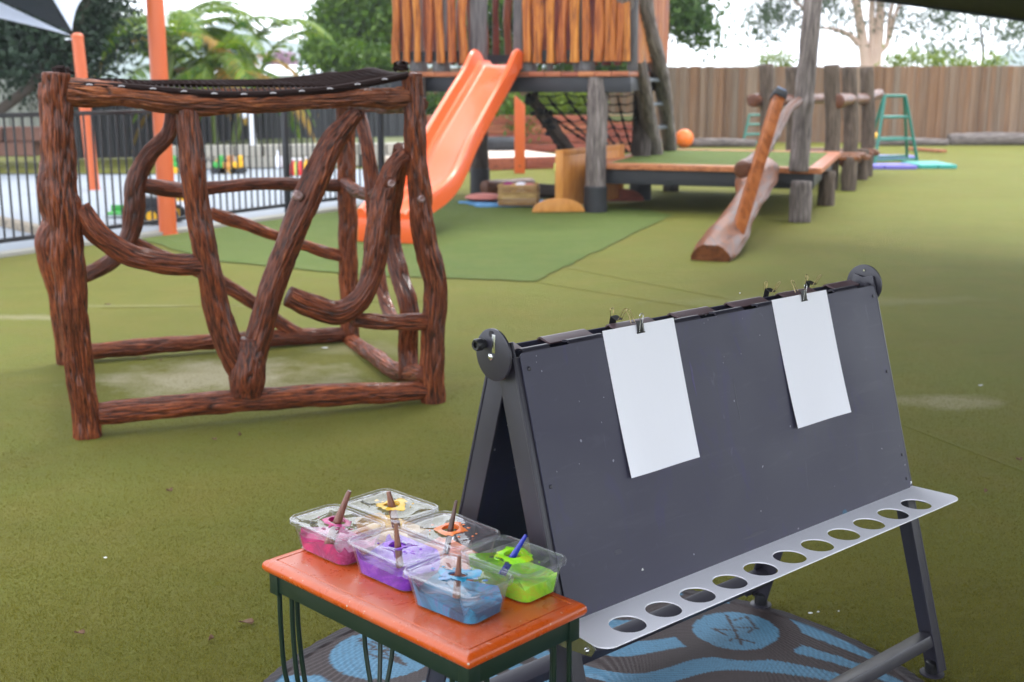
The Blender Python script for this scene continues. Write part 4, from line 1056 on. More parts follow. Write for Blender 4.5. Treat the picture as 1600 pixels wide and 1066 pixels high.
# ================================================================== THINGS UNDER THE TOWER
def puppet_screen():
    f0 = G(873, 334); f1 = G(975, 322); f1 = Vector((1.30, 14.75, 0))
    r = empty('puppet_screen', f0, 'orange plywood screen on half round feet under the tower', 'screen')
    d = (f1-f0).normalized(); n_ = Vector((-d.y, d.x, 0)); h = D(880, 236, f0.y).z
    def foot(c, mat):
        pts = []
        for k_ in range(17): a = math.pi*k_/16; pts.append((c.x+.30*math.cos(a)*n_.x, c.y+.30*math.cos(a)*n_.y, .02+.155*math.sin(a)))
        m = MB(); L0 = [tuple(Vector(p)-d*.02) for p in pts]; L1 = [tuple(Vector(p)+d*.02) for p in pts]; m.loft([L0, L1]); return m.build('foot', mat, r, bevel=.006)
    # feet run across the panel: seen face on
    n_ = Vector((1, .12, 0)).normalized(); d2 = Vector((-.12, 1, 0)).normalized()
    d_keep = d; d = d2; foot(f0+Vector((-.005, 0, 0)), 'board'); foot(f1+Vector((.02, 0, 0)), 'planter'); d = d_keep
    P0 = f0+Vector((.02, .03, 0)); P1 = f1
    MB().bar(P0+Vector((0, 0, .06+(h-.06)/2)), P1+Vector((0, 0, .06+(h-.06)/2)), .03, h-.06).build('panel', 'board', r, bevel=.004)
    MB().box(P0+Vector((-.02, -.02, h/2+.04)), (.085, .05, h-.06)).build('end_post', 'board', r, bevel=.006)
    MB().box(P1+Vector((.02, .02, h/2+.04)), (.085, .05, h-.06)).build('end_post', 'board', r, bevel=.006)
    MB().bar(P0+Vector((0, 0, h-.02)), P1+Vector((0, 0, h-.02)), .045, .06).build('top_rail', 'board', r, bevel=.006)
puppet_screen()
c = G(785, 323)
k_ = []
for i in range(40):
    a = 2*math.pi*i/40; rr = 1+.12*math.sin(a*5)+.06*math.sin(a*11+1); k_.append((c.x+.15+.62*rr*math.cos(a), c.y+.25+.42*rr*math.sin(a), 0))
m = MB(); m.loft([[(x, y, .010) for x, y, z in k_], [(x, y, .03+.012*math.sin(x*31)*math.cos(y*27)) for x, y, z in k_]]); o = m.build('picnic_blanket', 'blanket', None, smooth=True)
tag(o, 'crumpled blue blanket spread on the turf under the tower', 'blanket')
r = empty('cushion', G(757, 321), 'flat pink cushion on the blue blanket', 'cushion'); c = G(757, 320)
MB().sphere((c.x, c.y+.15, .075), (.24, .2, .05), 24).build('pad', 'cushion', r, smooth=True)
MB().lathe([(.235, -.008), (.245, 0), (.235, .008)], (c.x, c.y+.15, .075), (0, 0, 1), 24).build('piping', 'cushion', r, smooth=True)
def basket():
    c = G(811, 326)+Vector((0, .17, .03)); r = empty('wicker_basket', c, 'square wicker basket with folded cloths on the blue blanket', 'basket'); w, d, h = .45, .32, .21; t = .018
    R = Euler((0, 0, -.12)).to_matrix()
    def bx(nm, off, sz, mat='basket', bv=.006): return MB().box(c+R @ Vector(off), sz, R).build(nm, mat, r, bevel=bv)
    bx('base', (0, 0, .01), (w, d, .02))
    for row in range(7):
        z = .02+(row+.5)*h/7; k2 = .004 if row % 2 else -.004
        g = MB()
        for off, sz in (((0, -d/2+k2, z), (w, t, h/7-.004)), ((0, d/2+k2, z), (w, t, h/7-.004)), ((-w/2+k2, 0, z), (t, d-.02, h/7-.004)), ((w/2+k2, 0, z), (t, d-.02, h/7-.004))): g.box(c+R @ Vector(off), sz, R)
        g.build('weave_band', 'basket', r, bevel=.005)
    g = MB(); P = [c+R @ Vector((x*w/2, y*d/2, h+.02)) for x, y in ((-1, -1), (1, -1), (1, 1), (-1, 1), (-1, -1))]; g.tube(P, .014, 8); g.build('rim', 'basket', r, smooth=True)
    for (x, y, s_, mt, lb) in ((-.12, 0, .09, 'magenta', 'magenta'), (.02, .03, .085, 'tray', 'white'), (.13, -.03, .08, 'cushion', 'pink'), (-.05, -.07, .06, 'yellow', 'yellow')):
        q = c+R @ Vector((x, y, h-.01)); o2 = empty('folded_cloth', q, lb+' cloth bundled in the wicker basket', 'cloth', 'cloths in the basket'); MB().sphere(q, (s_, s_*.8, s_*.75), 14).build('bundle', mt, o2, smooth=True)
basket()
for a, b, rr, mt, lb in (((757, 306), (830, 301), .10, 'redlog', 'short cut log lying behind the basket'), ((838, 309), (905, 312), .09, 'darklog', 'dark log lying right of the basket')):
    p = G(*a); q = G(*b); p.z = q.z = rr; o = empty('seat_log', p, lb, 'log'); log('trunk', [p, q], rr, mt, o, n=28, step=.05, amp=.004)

# sand pit, sleepers, tyre, planter wall, bush
def back_garden():
    r = empty('sandpit', G(760, 272), 'raised sandpit with timber edge behind the tower', 'sandpit')
    a = G(640, 270); b = G(905, 262); b.y = 20.8
    d = (b-a).normalized(); n_ = Vector((-d.y, d.x, 0)); h = .2
    ln = (b-a).length
    for i in range(3):
        p = a+d*(ln*i/3); q = a+d*(ln*(i+1)/3-.01); MB().bar(p+Vector((0, 0, h/2)), q+Vector((0, 0, h/2)), .12, h).build('sleeper', 'planter', r, bevel=.012)
    m = MB(); P = [a+n_*.06, b+n_*.06, b+n_*3.4, a+n_*3.4]; V = []; n = 16
    for z in (0., .17): V += [(p.x, p.y, z) for p in P]
    m.add(V, [(0, 3, 2, 1), (4, 5, 6, 7), (0, 1, 5, 4), (1, 2, 6, 5), (2, 3, 7, 6), (3, 0, 4, 7)]); m.build('sand', 'sand', r)
    # planter wall of stacked sleepers
    r = empty('planter_box', (0, 25, 0), 'long red brown timber planter box of stacked sleepers behind the sandpit', 'planter')
    for seg, (x0, x1, yy) in enumerate(((-3.6, -1.05, 24.9), (-1.0, 1.6, 25.1), (1.65, 2.7, 25.3))):
        for row in range(4):
            MB().box(((x0+x1)/2+.1*(row % 2), yy, .10+row*.19), (x1-x0, .12, .18)).build('sleeper', 'planter', r, bevel=.012)
    MB().box((-.45, 25.9, .70), (6.1, 1.4, .1)).build('soil', 'ground', r)
    # tyre
    c = D(783, 233, 23.2); r = empty('tyre', c, 'black tyre lying at the back of the sandpit', 'tyre'); z0 = .17
    MB().lathe([(.22, 0), (.36, -.0), (.41, .06), (.41, .16), (.36, .23), (.24, .23), (.22, .20), (.30, .15), (.30, .07), (.22, .02)], (c.x, c.y, z0), (0, 0, 1), 32).build('carcass', 'rubber', r, smooth=True)
    g = MB()
    for i in range(36):
        a = 2*math.pi*i/36; g.box((c.x+.412*math.cos(a), c.y+.412*math.sin(a), z0+.11), (.02, .035, .13), Euler((0, 0, a)).to_matrix())
    g.build('tread', 'rubber', r)
    r = empty('step_mat', G(885, 268), 'small lime green mat at the sandpit edge', 'mat'); c = G(890, 268)
    MB().box((c.x, c.y, .06), (.5, .35, .12)).build('pad', 'lime', r, bevel=.02)
back_garden()

# toys behind the black fence
def toys():
    K = .85; c = G(228, 354)+Vector((0, .25, 0)); r = empty('toy_truck', c, 'yellow and charcoal ride on toy truck behind the black fence', 'toy truck')
    MB().box(c+Vector((0, 0, .26))*K, (.56*K, .30*K, .16*K)).build('body', 'steel', r, bevel=.04)
    MB().box(c+Vector((-.20, 0, .44))*K, (.16*K, .26*K, .24*K)).build('cab', 'yellow', r, bevel=.04)
    MB().box(c+Vector((.18, 0, .42))*K, (.16*K, .22*K, .16*K)).build('seat', 'green', r, bevel=.03)
    for x in (-.2, .05, .26):
        for y in (-.17, .17):
            w_ = MB().lathe([(a_*K, b_*K) for a_, b_ in [(.06, -.035), (.105, -.03), (.11, 0), (.105, .03), (.06, .035)]], c+Vector((x, y, .11))*K, (0, 1, 0), 20).build('wheel', 'rubber', r, smooth=True)
            MB().lathe([(a_*K, b_*K) for a_, b_ in [(.02, -.045), (.065, -.045), (.065, .045), (.02, .045)]], c+Vector((x, y, .11))*K, (0, 1, 0), 16).build('hub', 'yellow', w_, smooth=True)
    c = G(285, 338)+Vector((0, .45, 0)); r = empty('toy_trailer', c, 'yellow and white toy trailer right of the orange post', 'toy')
    MB().box(c+Vector((0, 0, .16)), (.3, .24, .12)).build('tub', 'yellow', r, bevel=.03)
    for x in (-.1, .1): MB().lathe([(.02, -.02), (.07, -.02), (.07, .02), (.02, .02)], c+Vector((x, -.14, .07)), (0, 1, 0), 16).build('wheel', 'tray', r, smooth=True)
    c = G(178, 345)+Vector((0, .3, 0)); r = empty('toy_tray', c, 'small green toy tray on the concrete left of the toy truck', 'toy')
    MB().box(c+Vector((0, 0, .05)), (.3, .2, .03)).build('base', 'green', r, bevel=.01); MB().box(c+Vector((0, .09, .09)), (.3, .02, .08)).build('rim', 'green', r, bevel=.008)
    g = random.Random(9)
    for i, (px, m1, m2, lb) in enumerate(((268, 'green', 'yellow', 'green topped toy tractor furthest left on the pale blocks'), (343, 'green', 'rubber', 'green toy tractor on the pale blocks'), (358, 'board', 'yellow', 'orange toy digger beside the green tractor'), (373, 'yellow', 'rubber', 'yellow toy digger furthest right of the vehicles on the blocks'))):
        c = D(px, 266, 20.1); c.z = .02; c.y = 19.6; c = D(px, 276, 19.4); r = empty('toy_digger', c, lb, 'toy', 'toy vehicles by the block wall'); c.z = max(0, c.z)
        MB().box(c+Vector((0, 0, .14)), (.2, .12, .10)).build('body', m1, r, bevel=.02); MB().box(c+Vector((.03, 0, .24)), (.09, .1, .1)).build('cab', m1, r, bevel=.015)
        MB().tube([c+Vector((-.1, 0, .16)), c+Vector((-.17, 0, .25)), c+Vector((-.22, 0, .14))], .015, 6).build('arm', m2, r)
        for x in (-.07, .07): MB().lathe([(.02, -.08), (.055, -.08), (.055, .08), (.02, .08)], c+Vector((x, 0, .055)), (0, 1, 0), 14).build('wheel', m2, r, smooth=True)
    for i, (px, py, mt, lb) in enumerate(((458, 274, 'red', 'red toy bottle leftmost of the row'), (464, 274, 'lime', 'lime toy bottle beside the red one'), (470, 274, 'red', 'red toy bottle right of the lime one'), (480, 272, 'yellow', 'yellow toy bottle rightmost of the row'), (436, 262, 'tray', 'white topped bottle standing on the block wall'), (508, 292, 'teal', 'teal toy bottle low by the fence'))):
        c = D(px, py, 19.0); c.z = max(0, c.z); r = empty('toy_bottle', c, lb, 'bottle', 'toy bottles by the block wall')
        MB().lathe([(.045, 0), (.05, .02), (.05, .16), (.02, .21), (.02, .24)], c, (0, 0, 1), 14).build('flask', mt, r, smooth=True); MB().lathe([(.024, 0), (.024, .03)], c+Vector((0, 0, .235)), (0, 0, 1), 10).build('cap', 'tray', r, smooth=True)
    r = empty('edging_sleeper', G(20, 345), 'pale timber sleeper lying on the concrete at far left', 'sleeper'); MB().bar(G(-60, 338)+Vector((0, 0, .04)), G(70, 368)+Vector((0, 0, .04)), .11, .09).build('beam', 'sleeper', r, bevel=.01)
toys()

# ================================================================== TREES
def tree_limbs(name, parent, paths, mat, n=10):
    m = MB()
    for pts, r0, r1 in paths:
        C, R = catmull(pts, list(np.linspace(r0, r1, len(pts))), .25); m.tube([Vector(c) for c in C], R.tolist(), n)
    return m.build(name, mat, parent, smooth=True)
def T(px, py, Y): return D(px, py, Y)
def blob(px, py, Y, rx, rz, ry=None):
    c = D(px, py, Y); kx = Y/F; return (c, ((rx*kx), (ry or rx*kx), rz*kx))
# dark tree far left
r = empty('dark_tree', D(40, 150, 19), 'dense dark leaved tree overhanging at far left', 'tree')
tree_limbs('trunk', r, [([Vector((D(-60, 200, 20).x, 20, 0)), D(-40, 205, 20), D(30, 150, 20), D(66, 110, 20), D(60, 40, 20), D(50, -60, 20)], .09, .07), ([D(66, 110, 20), D(120, 40, 20), D(150, -60, 20)], .09, .05), ([D(-40, 200, 20), D(-60, 60, 20), D(-50, -80, 20)], .10, .06)], 'trunk_dark')
leaves('crown', [blob(20, 60, 20, 110, 70), blob(110, 55, 20.5, 75, 75), blob(150, 20, 21, 65, 70), blob(-60, 40, 20, 100, 90), blob(60, -40, 20, 130, 60), blob(95, 130, 22, 60, 45)], 30000, .12, 'leaf_dark', r, seed=4, shell=.5)
# pale shrub behind the fence, far left
r = empty('grey_shrub', D(30, 150, 23), 'pale dry flowering shrub under the dark tree at far left', 'shrub')
leaves('foliage', [blob(25, 140, 24, 45, 28), blob(60, 150, 24, 30, 20)], 2600, .10, 'leaf_gumdry', r, seed=5) if False else None
MT['leaf_dry'] = mat_leaf('dry_pale_leaves', (.20, .17, .13), (.42, .36, .30), .3)
leaves('foliage', [blob(25, 140, 24, 45, 28), blob(60, 150, 24, 30, 20)], 2600, .10, 'leaf_dry', r, seed=5)
tree_limbs('stem', r, [([Vector((D(30, 200, 24).x, 24, 0)), D(28, 165, 24), D(20, 130, 24)], .05, .02)], 'trunk_dark')
# bushy mid tree behind the sheet fence
r = empty('bushy_tree', D(560, 200, 31), 'bright green bushy tree between the white roof and the tower', 'tree')
tree_limbs('trunk', r, [([Vector((D(570, 200, 31).x, 31, 0)), D(572, 100, 31), D(560, 20, 31), D(555, -60, 31)], .2, .08)], 'trunk_dark')
leaves('crown', [blob(560, 40, 31, 62, 40), blob(530, 75, 30.5, 52, 30), blob(600, 60, 31, 60, 55), blob(560, 95, 30, 60, 25), blob(555, -10, 31, 50, 35), blob(640, 20, 31.5, 60, 60), blob(520, 30, 31, 26, 18), blob(500, 90, 30.5, 22, 16)], 26000, .17, 'leaf_mid', r, seed=6, shell=.45)
# pink tree small far
r = empty('blossom_tree', D(440, 120, 60), 'small pink blossoming tree beyond the white roof', 'tree')
leaves('crown', [blob(440, 96, 70, 14, 7)], 900, .3, 'pinkflower', r, seed=7, spread=.3); tree_limbs('trunk', r, [([Vector((D(440, 100, 70).x, 70, 0)), D(440, 96, 70)], .1, .06)], 'trunk_dark')
# big dark green mass behind the tower
r = empty('garden_tree', D(860, 200, 27), 'leafy green tree standing behind the play tower', 'tree')
tree_limbs('trunk', r, [([Vector((D(900, 200, 27).x, 27, 0)), D(905, 120, 27), D(890, 40, 27), D(870, -60, 27)], .2, .1), ([D(900, 60, 27), D(980, 10, 26.5), D(1060, -10, 26)], .1, .05)], 'trunk_dark')
leaves('crown', [blob(700, 30, 27, 75, 60), blob(790, 20, 27, 60, 60), blob(870, 10, 27.5, 70, 50), blob(950, 30, 27, 60, 50), blob(1010, -30, 27, 60, 45), blob(900, 80, 28, 60, 30), blob(780, 90, 27, 60, 35)], 30000, .15, 'leaf_mid2', r, seed=8, shell=.5) if False else None
MT['leaf_deep'] = mat_leaf('deep_green_leaves', (.022, .065, .012), (.09, .16, .022), .4)
leaves('crown', [blob(700, 30, 27, 75, 60), blob(790, 20, 27, 60, 60), blob(870, 10, 27.5, 70, 50), blob(950, 30, 27, 60, 50), blob(1000, -30, 27, 60, 45), blob(900, 80, 28, 50, 30), blob(780, 90, 27, 60, 35), blob(1070, 10, 26, 38, 34), blob(1085, 40, 26, 30, 20), blob(1100, 62, 26, 20, 14), blob(1050, 30, 26, 22, 20), blob(1110, -20, 26, 40, 30)], 34000, .15, 'leaf_deep', r, seed=8, shell=.5)
# bushes under / behind the tower
for px, py, Y, rx, rz, lb, mt, sd in ((735, 165, 25.9, 38, 28, 'green bush in the planter left of the orange timber post', 'leaf_mid', 21), (805, 185, 25.6, 36, 32, 'trailing green bush hanging over the planter behind the orange timber post', 'leaf_mid', 22), (880, 165, 25.9, 28, 24, 'yellow green bush in the planter seen through the rope net', 'leaf_lime', 23), (690, 175, 26.2, 30, 20, 'dark green bush in the planter behind the slide', 'leaf_deep', 24), (925, 105, 27.4, 60, 22, 'dark bush behind the planter under the deck edge', 'leaf_deep', 26)):
    r = empty('bush', D(px, 220, Y), lb, 'bush', 'bushes in the timber planter'); leaves('foliage', [blob(px, py, Y, rx, rz), blob(px+rx*.5, py+rz*.4, Y-.1, rx*.5, rz*.6)], 3600, .12, mt, r, seed=sd, shell=.5)
    tree_limbs('stem', r, [([Vector((D(px, py, Y).x, Y, .6)), D(px, py, Y)], .03, .015)], 'trunk_dark')
# gum trees beyond the timber fence
def gum():
    r = empty('gum_tree', D(1365, 120, 42), 'multi trunked gum tree with pale pink bark beyond the fence', 'tree')
    Y = 42
    paths = [([Vector((D(1358, 150, Y).x, Y, 0)), D(1352, 100, Y), D(1346, 50, Y), D(1338, 0, Y), D(1336, -60, Y)], .19, .13),
             ([D(1358, 115, Y), D(1363, 70, Y), D(1362, 25, Y), D(1366, -50, Y)], .15, .08), ([D(1366, 112, Y), D(1372, 70, Y), D(1375, 20, Y), D(1376, -60, Y)], .19, .12),
             ([D(1370, 82, Y), D(1386, 70, Y), D(1390, 30, Y), D(1402, -30, Y)], .10, .06), ([D(1342, 70, Y), D(1328, 55, Y), D(1300, 45, Y), D(1282, 44, Y)], .12, .04),
             ([D(1264, 20, Y), D(1246, 5, Y), D(1232, -10, Y)], .07, .05), ([D(1390, 60, Y), D(1400, 20, Y), D(1420, -20, Y)], .08, .04)]
    tree_limbs('trunk', r, paths, 'trunk_pale', 12)
    leaves('crown', [blob(1305, 15, Y, 28, 30), blob(1325, 35, Y, 20, 18), blob(1190, 40, Y, 20, 26), blob(1205, 15, Y, 30, 18), blob(1200, 80, Y, 9, 14), blob(1385, 15, Y, 16, 18), blob(1410, 40, Y, 14, 14), blob(1470, 30, Y, 24, 14), blob(1485, 50, Y, 12, 14), blob(1245, 30, Y, 18, 14), blob(1425, 60, Y, 10, 14), blob(1400, -30, Y, 90, 22), blob(1250, -30, Y, 80, 22)], 15000, .20, 'leaf_gum', r, seed=12, droop=.6, aspect=.28, spread=.36, per=12, shell=.6)
    r = empty('gum_sapling', D(1540, 120, 38), 'thin sparse gum sapling right of the pale gum tree', 'tree')
    tree_limbs('trunk', r, [([Vector((D(1537, 150, 38).x, 38, 0)), D(1536, 80, 38), D(1532, 45, 38), D(1524, 20, 38)], .05, .02), ([D(1534, 60, 38), D(1550, 40, 38)], .025, .012), ([D(1535, 70, 38), D(1515, 50, 38)], .025, .012)], 'trunk_dark', 6)
    leaves('crown', [blob(1540, 45, 38, 26, 18), blob(1590, 60, 38, 20, 22), blob(1580, 35, 38, 20, 10), blob(1510, 60, 38, 14, 12), blob(1470, 88, 38, 24, 14), blob(1440, 75, 38, 10, 14)], 1500, .24, 'leaf_gum', r, seed=13, droop=.3, aspect=.25, spread=.4, per=5, shell=.7)
gum()
for px, py, Y, rx, rz, lb in ((1230, 95, 31.5, 12, 9, 'lime shrub tip above the fence left of the grey pole'), (1398, 98, 31.5, 14, 10, 'lime shrub tip over the fence right of the gum trunks'), (1425, 92, 31.7, 16, 14, 'tall lime shrub tip over the fence behind the trestle'), (1462, 97, 31.5, 18, 10, 'broad lime shrub tip over the fence'), (1505, 102, 31.5, 12, 5, 'small lime shrub tip over the fence by the far right'), (1553, 98, 31.5, 8, 8, 'lime shrub tip in front of the distant hill'), (1200, 92, 31.8, 12, 12, 'green shrub tip beside the leftmost tall bridge post')):
    r = empty('shrub', D(px, 115, Y), lb, 'shrub', 'shrubs growing beyond the paling fence')
    leaves('foliage', [blob(px, py, Y, rx, rz)], 260, .11, 'leaf_lime', r, seed=px, shell=.6, per=7, spread=.15)
    tree_limbs('stem', r, [([Vector((D(px, 115, Y).x, Y, 0)), D(px, py, Y)], .03, .01)], 'trunk_dark', 6)

def palm():
    base = Vector((D(300, 240, 22.3).x, 22.3, .3))
    r = empty('cane_palm', base, 'clumping cane palm with long arching green and yellowed fronds', 'palm')
    g = random.Random(21); crowns = []
    for i in range(9):
        b = base+Vector((g.uniform(-.8, .75), g.uniform(-.3, .3), 0)); t = b+Vector((g.uniform(-.6, .6), g.uniform(-.2, .2), g.uniform(1.1, 2.0)))
        m = MB(); m.tube([b, b.lerp(t, .5)+Vector((g.uniform(-.05, .05), 0, 0)), t], [.06, .05, .045], 10); m.build('stem', 'palmstem', r, smooth=True); crowns.append(t)
    def frond(c, az, el, L, mat):
        n = 30; P = []; d = Vector((math.cos(az)*math.cos(el), math.sin(az)*math.cos(el), math.sin(el))); p = c.copy(); V = []; Fc = []; rv = []
        for i in range(n+1):
            P.append(p.copy()); d = (d+Vector((0, 0, -.055-.05*i/n))).normalized(); p = p+d*(L/n)
        st = MB(); st.tube(P[::3], [max(.004, .018*(1-i/10.5)) for i in range(11)], 5)
        for i in range(3, n+1):
            dd = (P[i]-P[i-1]).normalized(); side = dd.cross(Vector((0, 0, 1))).normalized()
            for s_ in (-1, 1):
                for h_ in (0, .5):
                    l = .42*L/2.2*math.sin(math.pi*(.12+.85*i/n))*g.uniform(.85, 1.1); o = P[i]-dd*(L/n*h_)
                    tip = o+side*s_*l*.75+dd*l*.5+Vector((0, 0, -l*g.uniform(.15, .5))); mid = o.lerp(tip, .5)+Vector((0, 0, .03)); w = dd*.016; k0 = len(V)
                    V += [tuple(o-w), tuple(o+w), tuple(mid+w*1.2), tuple(mid-w*1.2), tuple(tip)]; Fc += [(k0, k0+1, k0+2, k0+3), (k0+3, k0+2, k0+4)]; rv += [g.random()]*5
        return st, V, Fc, rv
    for i in range(52):
        c = g.choice(crowns); az = g.uniform(0, 6.283); old = i % 6 == 0
        if i < 12: az = g.choice([g.uniform(-.5, .3), g.uniform(2.7, 3.6)])
        st, V, Fc, rv = frond(c, az, g.uniform(.35, 1.25) if not old else g.uniform(.1, .5), g.uniform(1.7, 2.6), None)
        fo = st.build('frond', 'palmstem', r, smooth=True)
        mesh_np('leaflets', V, Fc, MT['leaf_palm_old' if old else 'leaf_palm'], fo, False, {'rv': ('FLOAT', rv)})
palm()

# ================================================================== RUG
def rug():
    cx, cy, R = .203, 2.498, .857
    c1 = np.array(G(1150, 990)[:2]); c2 = np.array(G(596, 1027)[:2])
    nr_, na = 260, 560
    rr = np.linspace(0.004, R, nr_); aa = np.arange(na)*2*math.pi/na; RR, AA = np.meshgrid(rr, aa, indexing='ij')
    X = cx+RR*np.cos(AA); Y = cy+RR*np.sin(AA); P = np.stack([X.ravel(), Y.ravel()], 1)
    jag = perlin(np.stack([P[:, 0]*45, P[:, 1]*14, 0*P[:, 0]], 1))*.008
    brown = np.array([.036, .023, .023]); blue = np.array([.075, .195, .30]); blue2 = np.array([.17, .38, .52])
    x, y = P[:, 0], P[:, 1]
    q = np.stack([x*2.1, y*2.1, 0*x+3.3], 1); wv = fbm(q, 2)
    # background: flowing bands
    sband = np.sin((y*1.0+x*.45+.12*np.sin(x*7))*42+wv*5.)
    isb = sband > .05
    blot = perlin(np.stack([x*26, y*22, 0*x+8], 1)) > .22
    left_zone = (x < .52) & (x > -.25)
    isb = np.where(left_zone & (y < 2.35), blot, isb)
    def circ(c, r_in, r_ring, isb):
        d = np.hypot(x-c[0], (y-c[1]))+jag
        isb = np.where(d < r_ring, False, isb); return np.where(d < r_in, True, isb)
    isb = circ(c1, .115, .175, isb); isb = circ(c2, .135, .185, isb)
    isb = circ(np.array([-.05, 3.05]), .10, .15, isb); isb = circ(np.array([.75, 2.0]), .1, .15, isb)
    # leaf line drawings
    def seg(a, b, w=.0035):
        a = np.array(a); b = np.array(b); ab = b-a; t = np.clip(((P-a)@ab)/(ab@ab), 0, 1); return np.hypot(*(P-(a+t[:, None]*ab)).T)+jag*.25 < w
    ink = np.zeros(len(P), bool)
    for dx, dy, ex, ey in ((-.01, .095, .0, -.085), (0, .06, .045, .085), (.045, .085, .055, .03), (0, .02, .06, .015), (.06, .015, .03, -.01), (0, .0, -.06, .01), (-.06, .01, -.03, -.03), (0, -.04, -.03, -.06), (0, -.05, .035, -.075)):
        ink |= seg(c1+[dx, dy], c1+[ex, ey])
    for dx, dy, ex, ey in ((-.07, .09, .07, -.06), (-.07, .09, .0, .05), (.0, .05, .07, -.06), (-.07, .09, -.03, -.0), (-.03, -.0, .07, -.06), (-.03, .05, -.025, .02), (0, .02, .02, .02), (.0, -.005, -.01, -.02), (.03, -.03, .045, -.02)):
        ink |= seg(c2+[dx, dy], c2+[ex, ey])
    isb &= ~ink
    st = (.88+.12*np.sign(np.sin(y*560+.5*np.sin(x*30))))[:, None]; nz = (1+.25*perlin(np.stack([x*60, y*220, 0*x], 1)))[:, None]
    # short woven breaks showing through
    fl = (perlin(np.stack([x*40, y*300, 0*x+2], 1)) > .35)
    col = np.where(isb[:, None], blue, brown)*st*nz; col = np.where(fl[:, None] & isb[:, None], col*.55, col)
    rim = np.hypot(x-cx, y-cy) > R-.028; col = np.where(rim[:, None], np.array([.022, .016, .018]), col)
    z = .009+.0012*np.sin(P[:, 1]*900)
    z += np.where(rim, .004, 0)
    V = np.stack([P[:, 0], P[:, 1], z], 1); idx = np.arange(nr_*na).reshape(nr_, na)
    Fq = np.stack([idx[:-1], idx[1:], np.roll(idx[1:], -1, 1), np.roll(idx[:-1], -1, 1)], -1).reshape(-1, 4)
    # skirt to the ground
    out = idx[-1]; sk = V[out].copy(); sk[:, 2] = 0; sk[:, :2] += (sk[:, :2]-[cx, cy])*.004; b = len(V); V = np.vstack([V, sk]); k2 = np.arange(b, b+na)
    Fs = np.stack([out, k2, np.roll(k2, -1), np.roll(out, -1)], -1); Fq = np.vstack([Fq, Fs]); col = np.vstack([col, col[out]])
    k = NT('woven_rug'); at_ = k.n.new('ShaderNodeAttribute'); at_.attribute_name = 'pat'
    k.set(Base_Color=at_.outputs['Color'], Roughness=.6, Specular_IOR_Level=.4)
    k.bump(k.noise(k.pos((30, 500, 1)), 1., 2), .002, .5)
    o = mesh_np('round_rug', V, Fq, k.m, None, True, {'pat': ('FLOAT_COLOR', np.hstack([np.clip(col, 0, 1), np.ones((len(col), 1))]))})
    tag(o, 'round woven outdoor rug, blue and dark brown with leaf pattern, under the easel', 'rug')
rug()

# ================================================================== EASEL
ETH = .712; EO = Vector((-.026, 2.204, 0)); EA = Vector((math.cos(ETH), math.sin(ETH), 0)); EN = Vector((math.sin(ETH), -math.cos(ETH), 0))
EH, ES, EL = 1.010, .292, 1.214
def slope(side):
    return (EN*side*ES+Vector((0, 0, -EH))).normalized()
def E(u, s, off, side=1):
    """point on a sloping face: u along, s down the slope from the ridge, off outwards"""
    d = slope(side); n_ = (EN*side*EH+Vector((0, 0, ES))).normalized(); return EO+Vector((0, 0, EH))+EA*u+d*s+n_*off
MT['sky_sheen'] = flat('sky_sheen_mauve_slate', (.085, .052, .058), .4); MT['chalk'] = flat('chalk_fleck', (.22, .22, .26), .8); MT['violet'] = flat('violet_stain', (.050, .040, .115), .5); MT['bluestain'] = flat('blue_stain', (.02, .09, .16), .5); MT['smudge'] = flat('grey_smudge', (.055, .054, .076), .6)  # mauve of the far rolled edge: sky reflection put into the base colour
